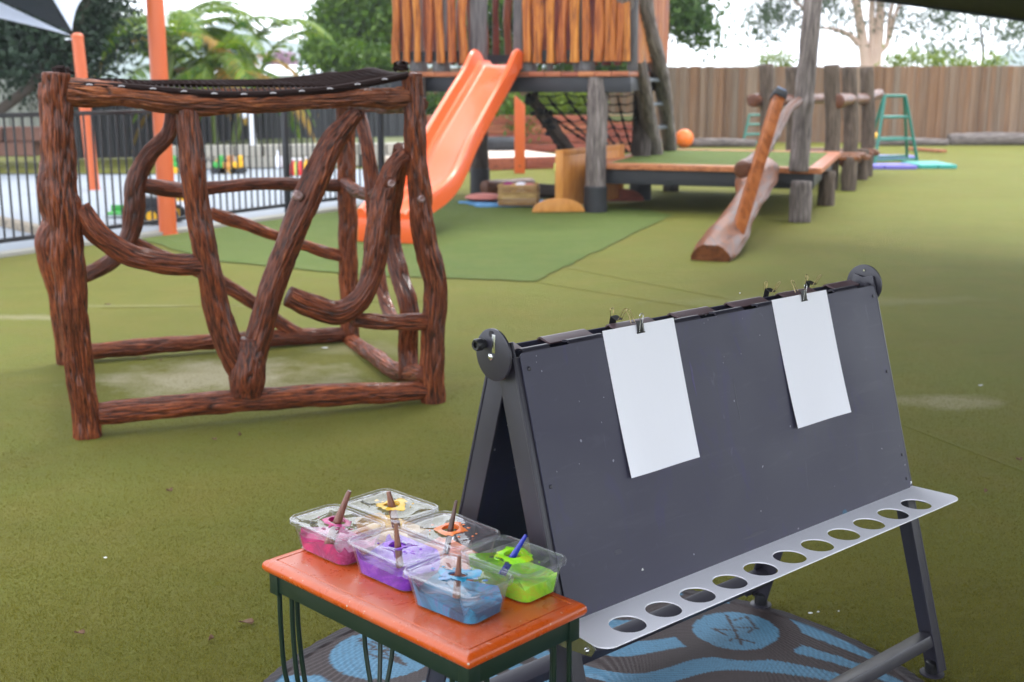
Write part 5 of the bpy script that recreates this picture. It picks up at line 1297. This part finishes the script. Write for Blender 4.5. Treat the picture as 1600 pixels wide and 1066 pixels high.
def easel():
    r = empty('easel', EO+EA*EL/2, 'double sided slate grey metal easel with white cup tray', 'easel')
    SL = math.hypot(EH, ES)
    for side in (1, -1):
        d = slope(side); n_ = (EN*side*EH+Vector((0, 0, ES))).normalized()
        # legs: folded channel, outer face at the end
        for u in (.012, EL-.012):
            s_in = 1 if u < .5 else -1
            m = MB(); a = E(u, .02, -.008, side); b = E(u, SL-.03, -.008, side)
            m.bar(a+n_*.002, b+n_*.002, .006, .056, n_); m.build('leg', 'slateleg', r, bevel=.002)
            # return flange under the panel
            m = MB(); a2 = E(u+s_in*.012, .05, .018, side); b2 = E(u+s_in*.012, SL-.03, .018, side); m.bar(a2, b2, .034, .006, n_); m.build('leg_flange', 'slateleg', r, bevel=.002)
            ft = E(u, SL-.012, -.022, side); MB().lathe([(.016, 0), (.019, .006), (.017, .03), (.010, .034)], Vector((ft.x, ft.y, .014)), (0, 0, 1), 16).build('rubber_foot', 'black', r, smooth=True)
            MB().lathe([(.03, 0), (.03, .004), (.01, .006)], Vector((ft.x, ft.y, .011)), (0, 0, 1), 20).build('foot_plate', 'slateleg', r, smooth=True)
        # low cross rail
        a = E(.015, SL-.112, -.006, side); b = E(EL-.015, SL-.112, -.006, side); MB().bar(a, b, .030, .048, n_).build('cross_rail', 'slateleg', r, bevel=.004)
        # panel
        s0, s1 = .036, .555; u0, u1 = .021, EL-.021; t = .002
        M = Matrix.Identity(4); X = EA; Y = d; Zv = X.cross(Y)
        for i, vv in enumerate((X, Y, Zv)):
            for j in range(3): M[j][i] = vv[j]
        o3 = E(0, 0, .024, side); M.translation = o3
        w = u1-u0; r_ = .014
        out = [((u0+u1)/2+x, (s0+.008+s1)/2+y) for x, y in rrect(w, s1-s0-.008, .010, 4)]
        pl = plate('panel', out, [], .003, M, 'slate', r)
        fl_ = .006 if side == 1 else -.012
        # rolled top edge in tabs, with open slots between them
        slots = [(.10+i*.146, .10+i*.146+.050) for i in range(8)] if side == 1 else [(.06+i*.19, .06+i*.19+.07) for i in range(6)]
        edges = [u0+.01]; 
        for a_, b_ in slots:
            if b_ < u1-.02: edges += [a_, b_]
        edges.append(u1-.01)
        for i in range(0, len(edges)-1, 2):
            a_, b_ = edges[i], edges[i+1]; prof = [(s0+.012, .0255)]+[(s0+.010-.012*math.sin(th), .0255-.012+.012*math.cos(th)) for th in np.linspace(0, math.pi/2, 6)]+[(s0-.002, fl_)]
            prof += [(x+.003, y) for x, y in ((s0-.002, fl_), (s0+.0, .0105))]+[(s0+.010-.009*math.sin(th), .0225-.009+.009*math.cos(th)) for th in np.linspace(math.pi/2, 0, 5)][1:]+[(s0+.012, .0225)]
            m = MB(); m.loft([[tuple(E(u, x, y, side)) for x, y in prof] for u in (a_, b_)]); m.build('rolled_edge', 'slateleg' if side == 1 else 'sky_sheen', r, smooth=True)
        if side == 1:
            for (u, s) in ((.037, .075), (.037, .30), (.037, .52), (EL-.035, .07), (EL-.035, .26), (EL-.035, .47), (EL-.035, .53)):
                m = MB(); m.lathe([(.0042, 0), (.0042, .0012), (.0028, .0022)], E(u, s, .0255), n_, 14); m.build('rivet', 'slateleg', pl, smooth=True)
    # dried paint and chalk left on the front panel
    def mark(name, px, py, sx, sy, mat, seed, n_=14):
        c_ = PL(px, py, E(0, 0, .0256), (EN*EH+Vector((0, 0, ES))).normalized()); X_ = EA; Y_ = slope(1); g_ = random.Random(seed); m = MB()
        ring = []
        for k_ in range(n_):
            a_ = 2*math.pi*k_/n_; q_ = g_.uniform(.55, 1.15); ring.append(c_+X_*sx*q_*math.cos(a_)+Y_*sy*q_*math.sin(a_))
        N_ = (EN*EH+Vector((0, 0, ES))).normalized(); m.loft([[tuple(p) for p in ring], [tuple(p+(c_-p)*.15+N_*.0004) for p in ring]]); return m.build(name, mat, r)
    mark('paint_fleck', 1004, 890, .0035, .003, 'speck', 1); mark('paint_fleck', 1156, 458, .003, .002, 'speck', 2)
    for i_, (px, py) in enumerate(((1103, 492), (1106, 500), (1100, 505), (1098, 491), (1160, 498), (1158, 553), (838, 556), (838, 566), (905, 627), (870, 737), (905, 725), (1130, 567), (940, 660))): mark('chalk_speck', px, py, .0012, .0018, 'chalk', i_+5, 8)
    mark('paint_smudge', 1083, 592, .004, .045, 'violet', 31); mark('paint_smudge', 1320, 800, .010, .006, 'bluestain', 33); mark('paint_smudge', 1150, 620, .003, .05, 'smudge', 34); mark('paint_smudge', 965, 862, .012, .006, 'smudge', 36); mark('paint_smudge', 1180, 835, .05, .004, 'smudge', 37)
    # hinge discs
    for u, s_ in ((-.004, -1), (EL-.004, 1)):
        c = EO+EA*u+Vector((0, 0, EH-.040))-EN*.004; ax = EA*s_
        dd = MB().lathe([(.048, 0), (.050, .001), (.050, .005), (.048, .006)], c, ax, 48).build('hinge_disc', 'slateleg', r, smooth=True)
        MB().lathe([(.0045, 0), (.0045, .002), (.002, .0035)], c+ax*.006+Vector((0, 0, -.004))-EN*.004, ax, 12).build('screw', 'chrome', dd, smooth=True)
        if s_ < 0:
            k0 = c+ax*.006+Vector((0, 0, .018))-EN*.024
            MB().lathe([(.0085, 0), (.0085, .007), (.0115, .009), (.012, .012), (.012, .020), (.010, .023), (.006, .0225), (.006, .017)], k0, ax, 24).build('knob', 'black', dd, smooth=True)
            MB().box(c+ax*.0068+Vector((0, 0, .022))+EN*.004, (.002, .009, .036), Euler((0, 0, ETH)).to_matrix()).build('latch_plate', 'chrome', dd, bevel=.001)
            MB().lathe([(.007, 0), (.0065, .003), (.003, .0055)], c+ax*.006+Vector((0, 0, -.004))-EN*.004, ax, 16).build('screw', 'chrome', dd, smooth=True)
            MB().lathe([(.006, 0), (.006, .0015)], c+ax*.006+Vector((0, 0, .04))-EN*.004, ax, 16).build('pivot_ring', 'slateleg', dd, smooth=True)
        else:
            for dx, dz in ((.0, .036), (-.008, .020), (.008, .016), (0, .0)):
                MB().lathe([(.003, 0), (.003, .0012)], c-ax*.0012+EN*dx+Vector((0, 0, dz)), -ax, 10).build('screw', 'chrome' if dx == 0 else 'black', dd, smooth=True)
    MB().tube([EO+Vector((0, 0, EH-.06)), EO+EA*EL+Vector((0, 0, EH-.06))], .007, 12).build('hinge_rod', 'slateleg', r, smooth=True)
    # trays
    for side in (1, -1):
        zt = .483; M = Matrix.Identity(4)
        for i, vv in enumerate((EA, EN*side, Vector((0, 0, 1)))):
            for j in range(3): M[j][i] = vv[j]
        M.translation = EO+Vector((0, 0, zt))
        x0, x1, y0, y1 = .005, 1.203, .172, .302; rr = .028
        out = [(x0, y0), (x1, y0)]+[(x1+.012-rr+rr*math.cos(a), y1-rr+rr*math.sin(a)) for a in np.linspace(0, math.pi/2, 7)]+[(x0-.012+rr+rr*math.cos(a), y1-rr+rr*math.sin(a)) for a in np.linspace(math.pi/2, math.pi, 7)]
        holes = [[(.1+i*.099+.036*math.cos(a), .2535+.036*math.sin(a)) for a in np.linspace(0, 2*math.pi, 40, endpoint=False)] for i in range(11)]
        tr = plate('tray', out, holes, .003, M, 'tray', r, bevel=.0007)
        # upstand at the back of the tray, end brackets
        c = EO+EN*side*.172+Vector((0, 0, zt+.006)); MB().bar(c+EA*x0, c+EA*x1, .002, .014).build('upstand', 'tray', tr)
        for u in (-.002, 1.209):
            P = [(.160, .0), (.262, .0), (.272, -.008), (.262, -.026), (.20, -.034), (.160, -.034)]
            m = MB(); m.loft([[tuple(EO+EN*side*y+EA*(u+du)+Vector((0, 0, zt-.003+z))) for y, z in P] for du in (0, .0025)]); br = m.build('bracket', 'chrome', r, bevel=.0006, seg=1)
            for y, z in ((.185, -.017), (.25, -.017)): MB().lathe([(.006, 0), (.0055, .002), (.003, .0045)], EO+EN*side*y+EA*(u-.0005)+Vector((0, 0, zt-.003+z)), -EA, 14).build('screw', 'chrome', br, smooth=True)
easel()

def paper(u, s, w, h, rot, label):
    r0 = E(u, s, .028); V = []; n = 10; Fc = []
    for t in (0, .0004):
        for j in range(n+1):
            for i in range(n+1):
                x, y = (i/n-.5)*w, j/n*h; ca, sa = math.cos(rot), math.sin(rot); X = u+w/2+x*ca-y*sa; Y = s+y*ca+x*sa
                lift = .0262+t+(.0035+u*.003)*(j/n)**3+.0028*math.sin(i/n*math.pi*1.3+u*3)*(j/n)**2+.0012*math.sin(i/n*7)*(j/n); V.append(tuple(E(X, Y, lift)))
    q = (n+1)**2
    for j in range(n):
        for i in range(n):
            a = j*(n+1)+i; Fc.append((a, a+1, a+n+2, a+n+1)); Fc.append((q+a+n+1, q+a+n+2, q+a+1, q+a))
    for i in range(n):
        for a, b in ((i, i+1), (n*(n+1)+i+1, n*(n+1)+i)): Fc.append((b, a, q+a, q+b))
        for a, b in ((i*(n+1)+n, (i+1)*(n+1)+n), ((i+1)*(n+1), i*(n+1))): Fc.append((b, a, q+a, q+b))
    o = mesh_np('paper_sheet', V, Fc, MT['paper'], None, False); tag(o, label, 'paper', 'blank papers clipped to the easel'); return o
paper(.2415, .031, .21, .297, 0, 'blank white paper sheet clipped to the left half of the easel')
paper(.783, .033, .21, .297, 0, 'blank white paper sheet clipped to the right half of the easel')
def clip(u, side, label, s=.037, open_=.6, w=.020, wire='chrome'):
    d = slope(side); n_ = (EN*side*EH+Vector((0, 0, ES))).normalized(); B = E(u, s, .0, side)
    r = empty('binder_clip', B, label, 'binder clip', 'binder clips on the easel')
    def q(x, y, z): return B+EA*x+d*y+n_*z     # along, down slope, outwards
    sec = [(-.012, .011), (-.013, .031), (.010, .0295), (.012, .0285), (.012, .0278), (.009, .0285), (-.0115, .030), (-.011, .012)]
    m = MB(); m.loft([[tuple(q(x, a, b)) for a, b in sec] for x in (-w/2, w/2)]); bd = m.build('clip_body', 'black', r, bevel=.0003, seg=1)
    m = MB(); m.tube([q(-w/2-.001, .0115, .0290), q(w/2+.001, .0115, .0290)], .0014, 8); m.build('clip_lip', 'black', r, smooth=True)
    m = MB(); m.tube([q(-w/2, -.0125, .012), q(-w/2, -.0135, .0305)], .001, 6)
    # wire handles
    for hb, (dy, dz) in enumerate((( -.036, .010), (-.030, -.008))):
        y0, z0 = (.010, .0300) if hb == 0 else (-.010, .012)
        a = q(-w*.28, y0, z0); b = q(w*.28, y0, z0); t = Vector(q(0, y0+dy, z0+dz)); ctr = q(0, y0, z0); ud = (t-ctr).normalized()
        if hb == 1: a = q(-w*.30, y0, z0); b = q(w*.3, y0, z0)
        L_ = (t-ctr).length; pts = [a, a+ud*L_*.5+EA*w*.12, a+ud*L_*.78+EA*w*.05]
        for k_ in range(7):
            an = math.pi*(1.15-1.3*k_/6); pts.append(ctr+ud*(L_*.88+.0045*math.sin(an))+EA*(.0055*math.cos(an)))
        pts += [b+ud*L_*.78-EA*w*.05, b+ud*L_*.5-EA*w*.12, b]
        m = MB(); m.tube(pts, .00075, 7); m.build('wire_handle', wire if hb == 0 else 'brass', r, smooth=True)
clip(.346, 1, 'black binder clip holding the left paper sheet')
clip(.900, 1, 'black binder clip holding the right paper sheet')
clip(.345, -1, 'binder clip on the far panel behind the left paper', wire='brass')
clip(.86, -1, 'binder clip on the far panel left of the right hand pair', wire='brass')
clip(1.02, -1, 'binder clip on the far panel nearest the right hinge', wire='brass')

# ================================================================== SIDE TABLE AND PAINT TUBS
TF = Vector((-.069, 1.751, 0)); Ta = Vector((-.7149, .6992, 0)).normalized(); Tb = Vector((.6992, .7149, 0)).normalized(); TLa, TLb, TZt = .575, .291, .58
def tt(a, b, z): return TF+Ta*a+Tb*b+Vector((0, 0, z))
def table():
    r = empty('side_table', tt(TLa/2, TLb/2, 0), 'small orange topped side table on dark green rod legs', 'table')
    def ring(ins, z): return [tuple(tt(TLa/2+x, TLb/2+y, z)) for x, y in rrect(TLa-2*ins, TLb-2*ins, max(.002, .006-ins*.3), 3)]
    prof = [(.012, -.022), (.004, -.021), (.001, -.017), (0, -.012), (.0015, -.006), (.006, -.0015), (.012, 0), (.021, 0), (.0222, -.0016), (.0238, -.0016), (.025, .0)]
    m = MB(); m.loft([ring(a, TZt+z) for a, z in prof]); m.build('tabletop', 'table', r, smooth=True)
    for (a0, b0, a1, b1) in ((.02, .02, TLa-.02, .02), (.02, TLb-.02, TLa-.02, TLb-.02)):
        MB().bar(tt(a0, b0, TZt-.042), tt(a1, b1, TZt-.042), .012, .038).build('apron', 'tablegreen', r, bevel=.0015)
    for a_ in (.02, TLa-.02): MB().bar(tt(a_, .027, TZt-.042), tt(a_, TLb-.027, TZt-.042), .012, .038).build('apron', 'tablegreen', r, bevel=.0015)
    for sa, a_ in ((1, .024), (-1, TLa-.024)):
        for sb, b_ in ((1, .024), (-1, TLb-.024)):
            m = MB(); m.box(tt(a_, b_, TZt-.045), (.026, .026, .044), Euler((0, 0, math.atan2(Ta.y, Ta.x))).to_matrix())
            lg = m.build('leg', 'tablegreen', r, bevel=.002)
            for (da, db) in ((0, 0), (.040, 0), (0, .040)):
                st = (a_+sa*da, b_+sb*db); ft = (a_+sa*.012, b_+sb*.012)
                pts = [tt(*st, TZt-.06), tt(*st, TZt-.15), tt(st[0]+sa*.006, st[1]+sb*.004, TZt-.25), tt(st[0]*.4+(a_+sa*.05)*.6, st[1]*.4+(b_+sb*.05)*.6, TZt-.36), tt(a_+sa*.045+sa*da*.1, b_+sb*.045+sb*db*.1, .12), tt(ft[0]+sa*da*.15, ft[1]+sb*db*.15, .012)]
                C, R_ = catmull(pts, [.0048]*6, .02); q = MB(); q.tube([Vector(x) for x in C], .0048, 10); q.build('rod', 'tablegreen', lg, smooth=True)
    # chipped bare spots along the moulded edge
    g = random.Random(4)
    for (a, b) in ((0.002, .002), (.004, TLb-.004), (.31, .0015), (.17, .002)):
        q = MB(); q.sphere(tt(a, b, TZt-.010), (.004*g.uniform(.7, 1.3)*.6, .0022, .002), 8); q.build('chip', 'sand', r, smooth=True)
table()
COLS = dict(pink=((.60, .004, .16), (.30, .003, .11), (.50, .09, .25)), yellow=((.85, .52, .01), (.75, .45, .03), None), purple=((.10, .006, .32), (.19, .015, .50), (.28, .09, .50)), orange=((.75, .13, .02), (.8, .2, .04), None), blue=((.003, .08, .17), (.004, .27, .46), (.10, .17, .38)), green=((.20, .55, .004), (.30, .68, .008), (.42, .55, .01)))
for nm, (a, b, c) in COLS.items(): MT['pt_'+nm] = mat_paint(nm+'_paint', a, b, c)
def tub(nm, ca, cb, rot, fill, splat, label, brush):
    """clear takeaway tub of paint: ca/cb centre on the table, long side along Ta"""
    c0 = tt(ca, cb, TZt+.0015); r = empty('paint_tub', c0, label, 'paint tub', 'clear tubs of paint on the side table')
    ang = math.atan2(Ta.y, Ta.x)+rot; R = Euler((0, 0, ang)).to_matrix()
    def q(x, y, z): return tuple(c0+R @ Vector((x, y, z)))
    seed = sum(map(ord, nm)); g = random.Random(seed)
    Lb, Wb, Lt, Wt, Hh = .142, .088, .162, .108, .058
    loops = [[q(x, y, 0) for x, y in rrect(Lb-.01, Wb-.01, .016)], [q(x, y, .002) for x, y in rrect(Lb, Wb, .018)]]
    for k_ in range(1, 6): f_ = k_/5; loops.append([q(x, y, .002+(Hh-.002)*f_) for x, y in rrect(Lb+(Lt-Lb)*f_, Wb+(Wt-Wb)*f_, .018)])
    loops.append([q(x, y, Hh) for x, y in rrect(Lt+.010, Wt+.010, .021)])
    MB().loft(loops, (True, False)).build('tub', 'clear', r, smooth=True)
    # paint lying unevenly inside, drawn up the walls
    n = 28; lp = rrect(1, 1, .17, 6); loops = []
    def hgt(x, y): return fill*(.62+.55*g2(x, y))
    def g2(x, y): return .5+.9*float(perlin(np.array([[x*22+seed, y*30, seed*.7]]))[0])+.25*float(perlin(np.array([[x*70+seed, y*80, 1.]]))[0])
    def sc(f_, i, zf): return None
    base = [(x*(Lb-.004), y*(Wb-.004)) for x, y in lp]
    loops = [[q(x, y, .0018) for x, y in base]]
    wallh = [min(.050, fill*(.45+1.9*max(0, g2(x*2.2, y*2.2))**1.5)) for x, y in base]
    for f_ in (.25, .5, .75, 1.):
        loops.append([q(x*(1+(Lt/Lb-1)*wh*f_/Hh), y*(1+(Wt/Wb-1)*wh*f_/Hh), .0018+wh*f_) for (x, y), wh in zip(base, wallh)])
    for f_ in (.9, .7, .5, .3, .12):
        loops.append([q(x*f_, y*f_, .003+min(wh, hgt(x*f_, y*f_)*(.6+.4*f_))) for (x, y), wh in zip(base, wallh)])
    MB().loft(loops).build('paint', 'pt_'+nm, r, smooth=True)
    # lid with a hole, gently buckled
    hr = .0175; N = 56; zl = Hh+.001
    outer = rrect(Lt+.012, Wt+.012, .022, 13); outer = outer[:]; 
    hole = []
    for x, y in outer:
        a = math.atan2(y, x); hole.append((hr*math.cos(a), hr*math.sin(a)))
    def wav(x, y):
        e = min(1, max(0, (1-max(abs(x)/(Lt/2), abs(y)/(Wt/2)))*5)); return e*(.0022*math.sin(x*70+seed)+.0020*math.sin(y*85+x*30+seed*2)+.0015)
    loops = []
    for f_ in (0, .04, .12, .22, .34, .46, .58, .7, .82, .9, .935): loops.append([q(h[0]*(1-f_)+o[0]*f_, h[1]*(1-f_)+o[1]*f_, zl+wav(h[0]*(1-f_)+o[0]*f_, h[1]*(1-f_)+o[1]*f_)) for h, o in zip(hole, outer)])
    for f_, dz in ((.945, .003), (.965, .0042), (.985, .0042), (1., .0030), (1.004, -.003), (.992, -.006), (.975, -.006)): loops.append([q(o[0]*f_, o[1]*f_, zl+dz) for o in outer])
    lid = MB().loft(loops, (False, False)).build('lid', 'clear', r, smooth=True)
    # smear of paint round the hole and drips
    m = MB(); L0, L1, L2 = [], [], []; K = 48
    for k_ in range(K):
        a = 2*math.pi*k_/K; rr = hr+splat*(.45+.9*max(0, .5+float(perlin(np.array([[math.cos(a)*1.7+seed, math.sin(a)*1.7, seed*.3]]))[0])*1.3+.9*float(perlin(np.array([[math.cos(a)*7+seed, math.sin(a)*7, 2.]]))[0])))
        for L_, f_, dz in ((L0, hr-.0015, .0008), (L1, (hr+rr)/2, .0012), (L2, rr, .0004)):
            x, y = f_*math.cos(a), f_*math.sin(a); L_.append(q(x*1.12, y, zl+wav(x*1.12, y)+dz))
    L3 = [q(1.12*(hr-.0022)*math.cos(2*math.pi*k_/K), (hr-.0022)*math.sin(2*math.pi*k_/K), zl-.003) for k_ in range(K)]
    m.loft([L3, L0, L1, L2], (False, False)); sm = m.build('paint_smear', 'pt_'+nm, lid, smooth=True)
    m = MB()
    for k_ in range(9):
        a = g.uniform(0, 6.28); d_ = g.uniform(.028, .05); x, y = d_*math.cos(a)*1.2, d_*math.sin(a)*.8; s_ = g.uniform(.0015, .005)*(1.3 if k_ < 2 else .7); m.sphere(q(x, y, zl+wav(x, y)+.0006), (s_, s_*.8, .0009), 10)
    m.build('paint_drip', 'pt_'+nm, lid, smooth=True)
    # brush standing in the hole
    bt, bmat, rr0, lbl = brush; mid = Vector(q(0, 0, zl)); tip = Vector(bt)
    bb = Vector(q(0, 0, .006))+(mid-tip).normalized()*0; lowdir = (mid-tip).normalized(); t_ = (mid.z-(TZt+.006))/max(.2, -lowdir.z); low = mid+lowdir*min(t_, .06)
    b = empty('paint_brush', low, lbl, 'paint brush', 'brushes standing in the paint tubs')
    C = [tip, tip.lerp(mid, .06), tip.lerp(mid, .5), mid, mid.lerp(low, .55)]
    MB().tube(C, [rr0*.55, rr0*.68, rr0*.9, rr0*1.25, rr0*1.3], 16).build('handle', bmat, b, smooth=True)
    MB().tube([mid.lerp(low, .5), mid.lerp(low, .62), mid.lerp(low, .8)], [rr0*1.35, rr0*1.4, rr0*1.4], 14).build('ferrule', bmat, b, smooth=True)
    MB().tube([mid.lerp(low, .78), mid.lerp(low, .9), low], [rr0*1.3, rr0*1.5, rr0*.6], 12).build('bristles', 'pt_'+nm, b, smooth=True)
    return r, lid, q, zl, wav
def bt(px, py, depth): return D(px, py, depth)
ts_ = [('pink', .500, .128, .0, .024, .008, 'clear tub of pink paint at the left end of the table, front row', (546, 767), .007, 'brush', 'thick tan wooden brush leaning in the pink paint tub'),
       ('yellow', .497, .262, .02, .010, .014, 'clear tub of yellow paint at the left end of the table, back row', (607, 768), .0065, 'brush', 'reddish brown wooden brush standing in the yellow paint tub'),
       ('purple', .326, .133, .0, .030, .006, 'clear tub of purple paint in the middle of the front row', (618, 817), .0052, 'brush', 'slim brown brush upright in the purple paint tub'),
       ('orange', .315, .254, -.03, .008, .012, 'clear tub of orange paint in the middle of the back row', (713, 782), .0045, 'brushdark', 'thin dark brown brush leaning in the orange paint tub'),
       ('blue', .149, .118, .06, .026, .016, 'clear tub of blue paint nearest the camera', (718, 868), .0050, 'brush', 'short brown brush upright in the blue paint tub'),
       ('green', .141, .246, .02, .030, .016, 'clear tub of lime green paint at the right end of the table', (822, 836), .0050, 'bluebrush', 'bright blue handled brush leaning in the lime green paint tub')]
for nm, a, b, rot, fill, spl, lb, tip, rr, bm_, bl in ts_:
    c = tt(a, b, TZt+.06); dep = c.y+{'pink': .005, 'yellow': .0, 'purple': 0, 'orange': .01, 'blue': 0, 'green': .0}[nm]
    tp = D(tip[0], tip[1], dep); r, lid, q, zl, wav = tub(nm, a, b, rot, fill, spl, lb, (tp, bm_, rr, bl))
    if nm in ('green', 'yellow', 'orange', 'pink'):
        # handwritten marker word on the lid
        strokes = {'green': [[(0, 0), (0, .012)], [(0, .012), (.006, .010), (.005, .006), (0, .006)], [(.009, 0), (.010, .006), (.014, .006), (.014, 0)], [(.017, .006), (.017, 0), (.022, 0), (.022, .006)], [(.025, 0), (.026, .006), (.030, .005)], [(.033, .003), (.037, .004), (.035, 0), (.040, .001)]],
                   'yellow': [[(0, 0), (.003, .008), (.005, .002), (.008, .008), (.010, 0)], [(.013, 0), (.016, .008), (.019, 0)], [(.022, 0), (.022, .008)], [(.026, .008), (.030, .008)], [(.028, .008), (.028, 0)]],
                   'orange': [[(0, 0), (.003, .006), (.006, 0), (.009, .006)], [(.012, 0), (.014, .006)]], 'pink': [[(0, 0), (0, .007), (.005, .006), (0, .004), (.006, 0)], [(.009, .005), (.013, 0)]]}[nm]
        m = MB(); ox, oy = {'green': (-.022, .028), 'yellow': (-.058, .026), 'orange': (-.05, .03), 'pink': (-.03, .035)}[nm]
        for s in strokes:
            P = []
            for i in range(len(s)-1):
                for t in (0, .34, .67): P.append((s[i][0]+(s[i+1][0]-s[i][0])*t, s[i][1]+(s[i+1][1]-s[i][1])*t))
            P.append(s[-1]); m.tube([Vector(q(-(x+ox)*-1 if False else -(ox+x), -(oy+y)*-1, zl+wav(-(ox+x), oy+y)+.0012)) for x, y in P], .0006, 5)
        m.build('marker_writing', 'ink', lid, smooth=True)

# ================================================================== SMALL LITTER
def litter():
    g = random.Random(31)
    spots = [(385, 978, .022, 'curled brown leaf on the turf left of the side table, below its left corner'), (375, 683, .014, 'small brown leaf on the turf in front of the log climber bottom rail'), (335, 690, .012, 'small brown leaf by the right foot of the log climber\'s left front post'),
             (265, 771, .012, 'small brown leaf on the open turf below the log climber'), (225, 563, .022, 'larger russet leaf on the turf inside the log climber'), (252, 566, .013, 'small russet leaf beside the larger leaf inside the log climber'),
             (598, 571, .016, 'small dark leaf inside the log climber by its right lower rail'), (1540, 772, .014, 'dark bit of leaf on the turf at far right'), (1592, 722, .012, 'dark bit of leaf on the turf at the right edge'),
             (330, 1004, .013, 'thin straw coloured leaf on the turf at the lower left'), (125, 995, .015, 'brown leaf on the turf near the bottom left corner'), (168, 478, .02, 'brown leaf on the turf left of the log climber post')]
    for i, (px, py, s, lb) in enumerate(spots):
        c = G(px, py); a = g.uniform(0, 6.28); m = MB(); L = []
        for k_ in range(8):
            t = 2*math.pi*k_/8; x = s*math.cos(t); y = s*.45*math.sin(t)*(1-.3*math.cos(t)); L.append((x*math.cos(a)-y*math.sin(a), x*math.sin(a)+y*math.cos(a), .012+.006*math.sin(t*2)+g.uniform(0, .003)))
        m.add([c+Vector(p) for p in L]+[c+Vector(p)+Vector((0, 0, .0012)) for p in L], [tuple(range(7, -1, -1)), tuple(range(8, 16))]+[(k_, (k_+1) % 8, 8+(k_+1) % 8, 8+k_) for k_ in range(8)])
        tag(m.build('dead_leaf', 'deadleaf', None, off=c), lb, 'leaf', 'dead leaves scattered on the turf')
    for i, (px, py, s, lb) in enumerate([(1266, 963, .007, 'white chip on the turf beside the rug, leftmost of three'), (1278, 961, .004, 'tiny white chip on the turf beside the rug, middle of three'), (1310, 960, .003, 'tiny white chip on the turf beside the rug, rightmost of three'),
             (1532, 605, .012, 'pale crumb on the sandy patch at far right'), (508, 546, .018, 'small white petal on the turf at the back of the log climber'), (165, 876, .006, 'pale crumb on the turf at the lower left')]):
        c = G(px, py); m = MB(); m.sphere(c+Vector((0, 0, .010)), (s, s*.6, .002), 8)
        tag(m.build('pale_chip', 'speck', None, smooth=True, off=c), lb, 'chip', 'pale chips scattered on the turf')
litter()
# ================================================================== AIR
def haze():
    m = MB(); m.box((0, 300, 22.5), (1460, 820, 48)); o = m.build('haze', 'black', None); o.data.materials.clear()
    k = bpy.data.materials.new('thin_haze'); k.use_nodes = True; t = k.node_tree; t.nodes.clear(); out = t.nodes.new('ShaderNodeOutputMaterial'); v = t.nodes.new('ShaderNodeVolumePrincipled')
    v.inputs['Color'].default_value = (.85, .9, 1, 1); v.inputs['Density'].default_value = .0008; v.inputs['Anisotropy'].default_value = .2; t.links.new(v.outputs[0], out.inputs['Volume'])
    o.data.materials.append(k); o['kind'] = 'stuff'; o['label'] = 'thin pale haze softening the wooded hills beyond the yard'; o['category'] = 'haze'
haze()
bpy.context.view_layer.update()
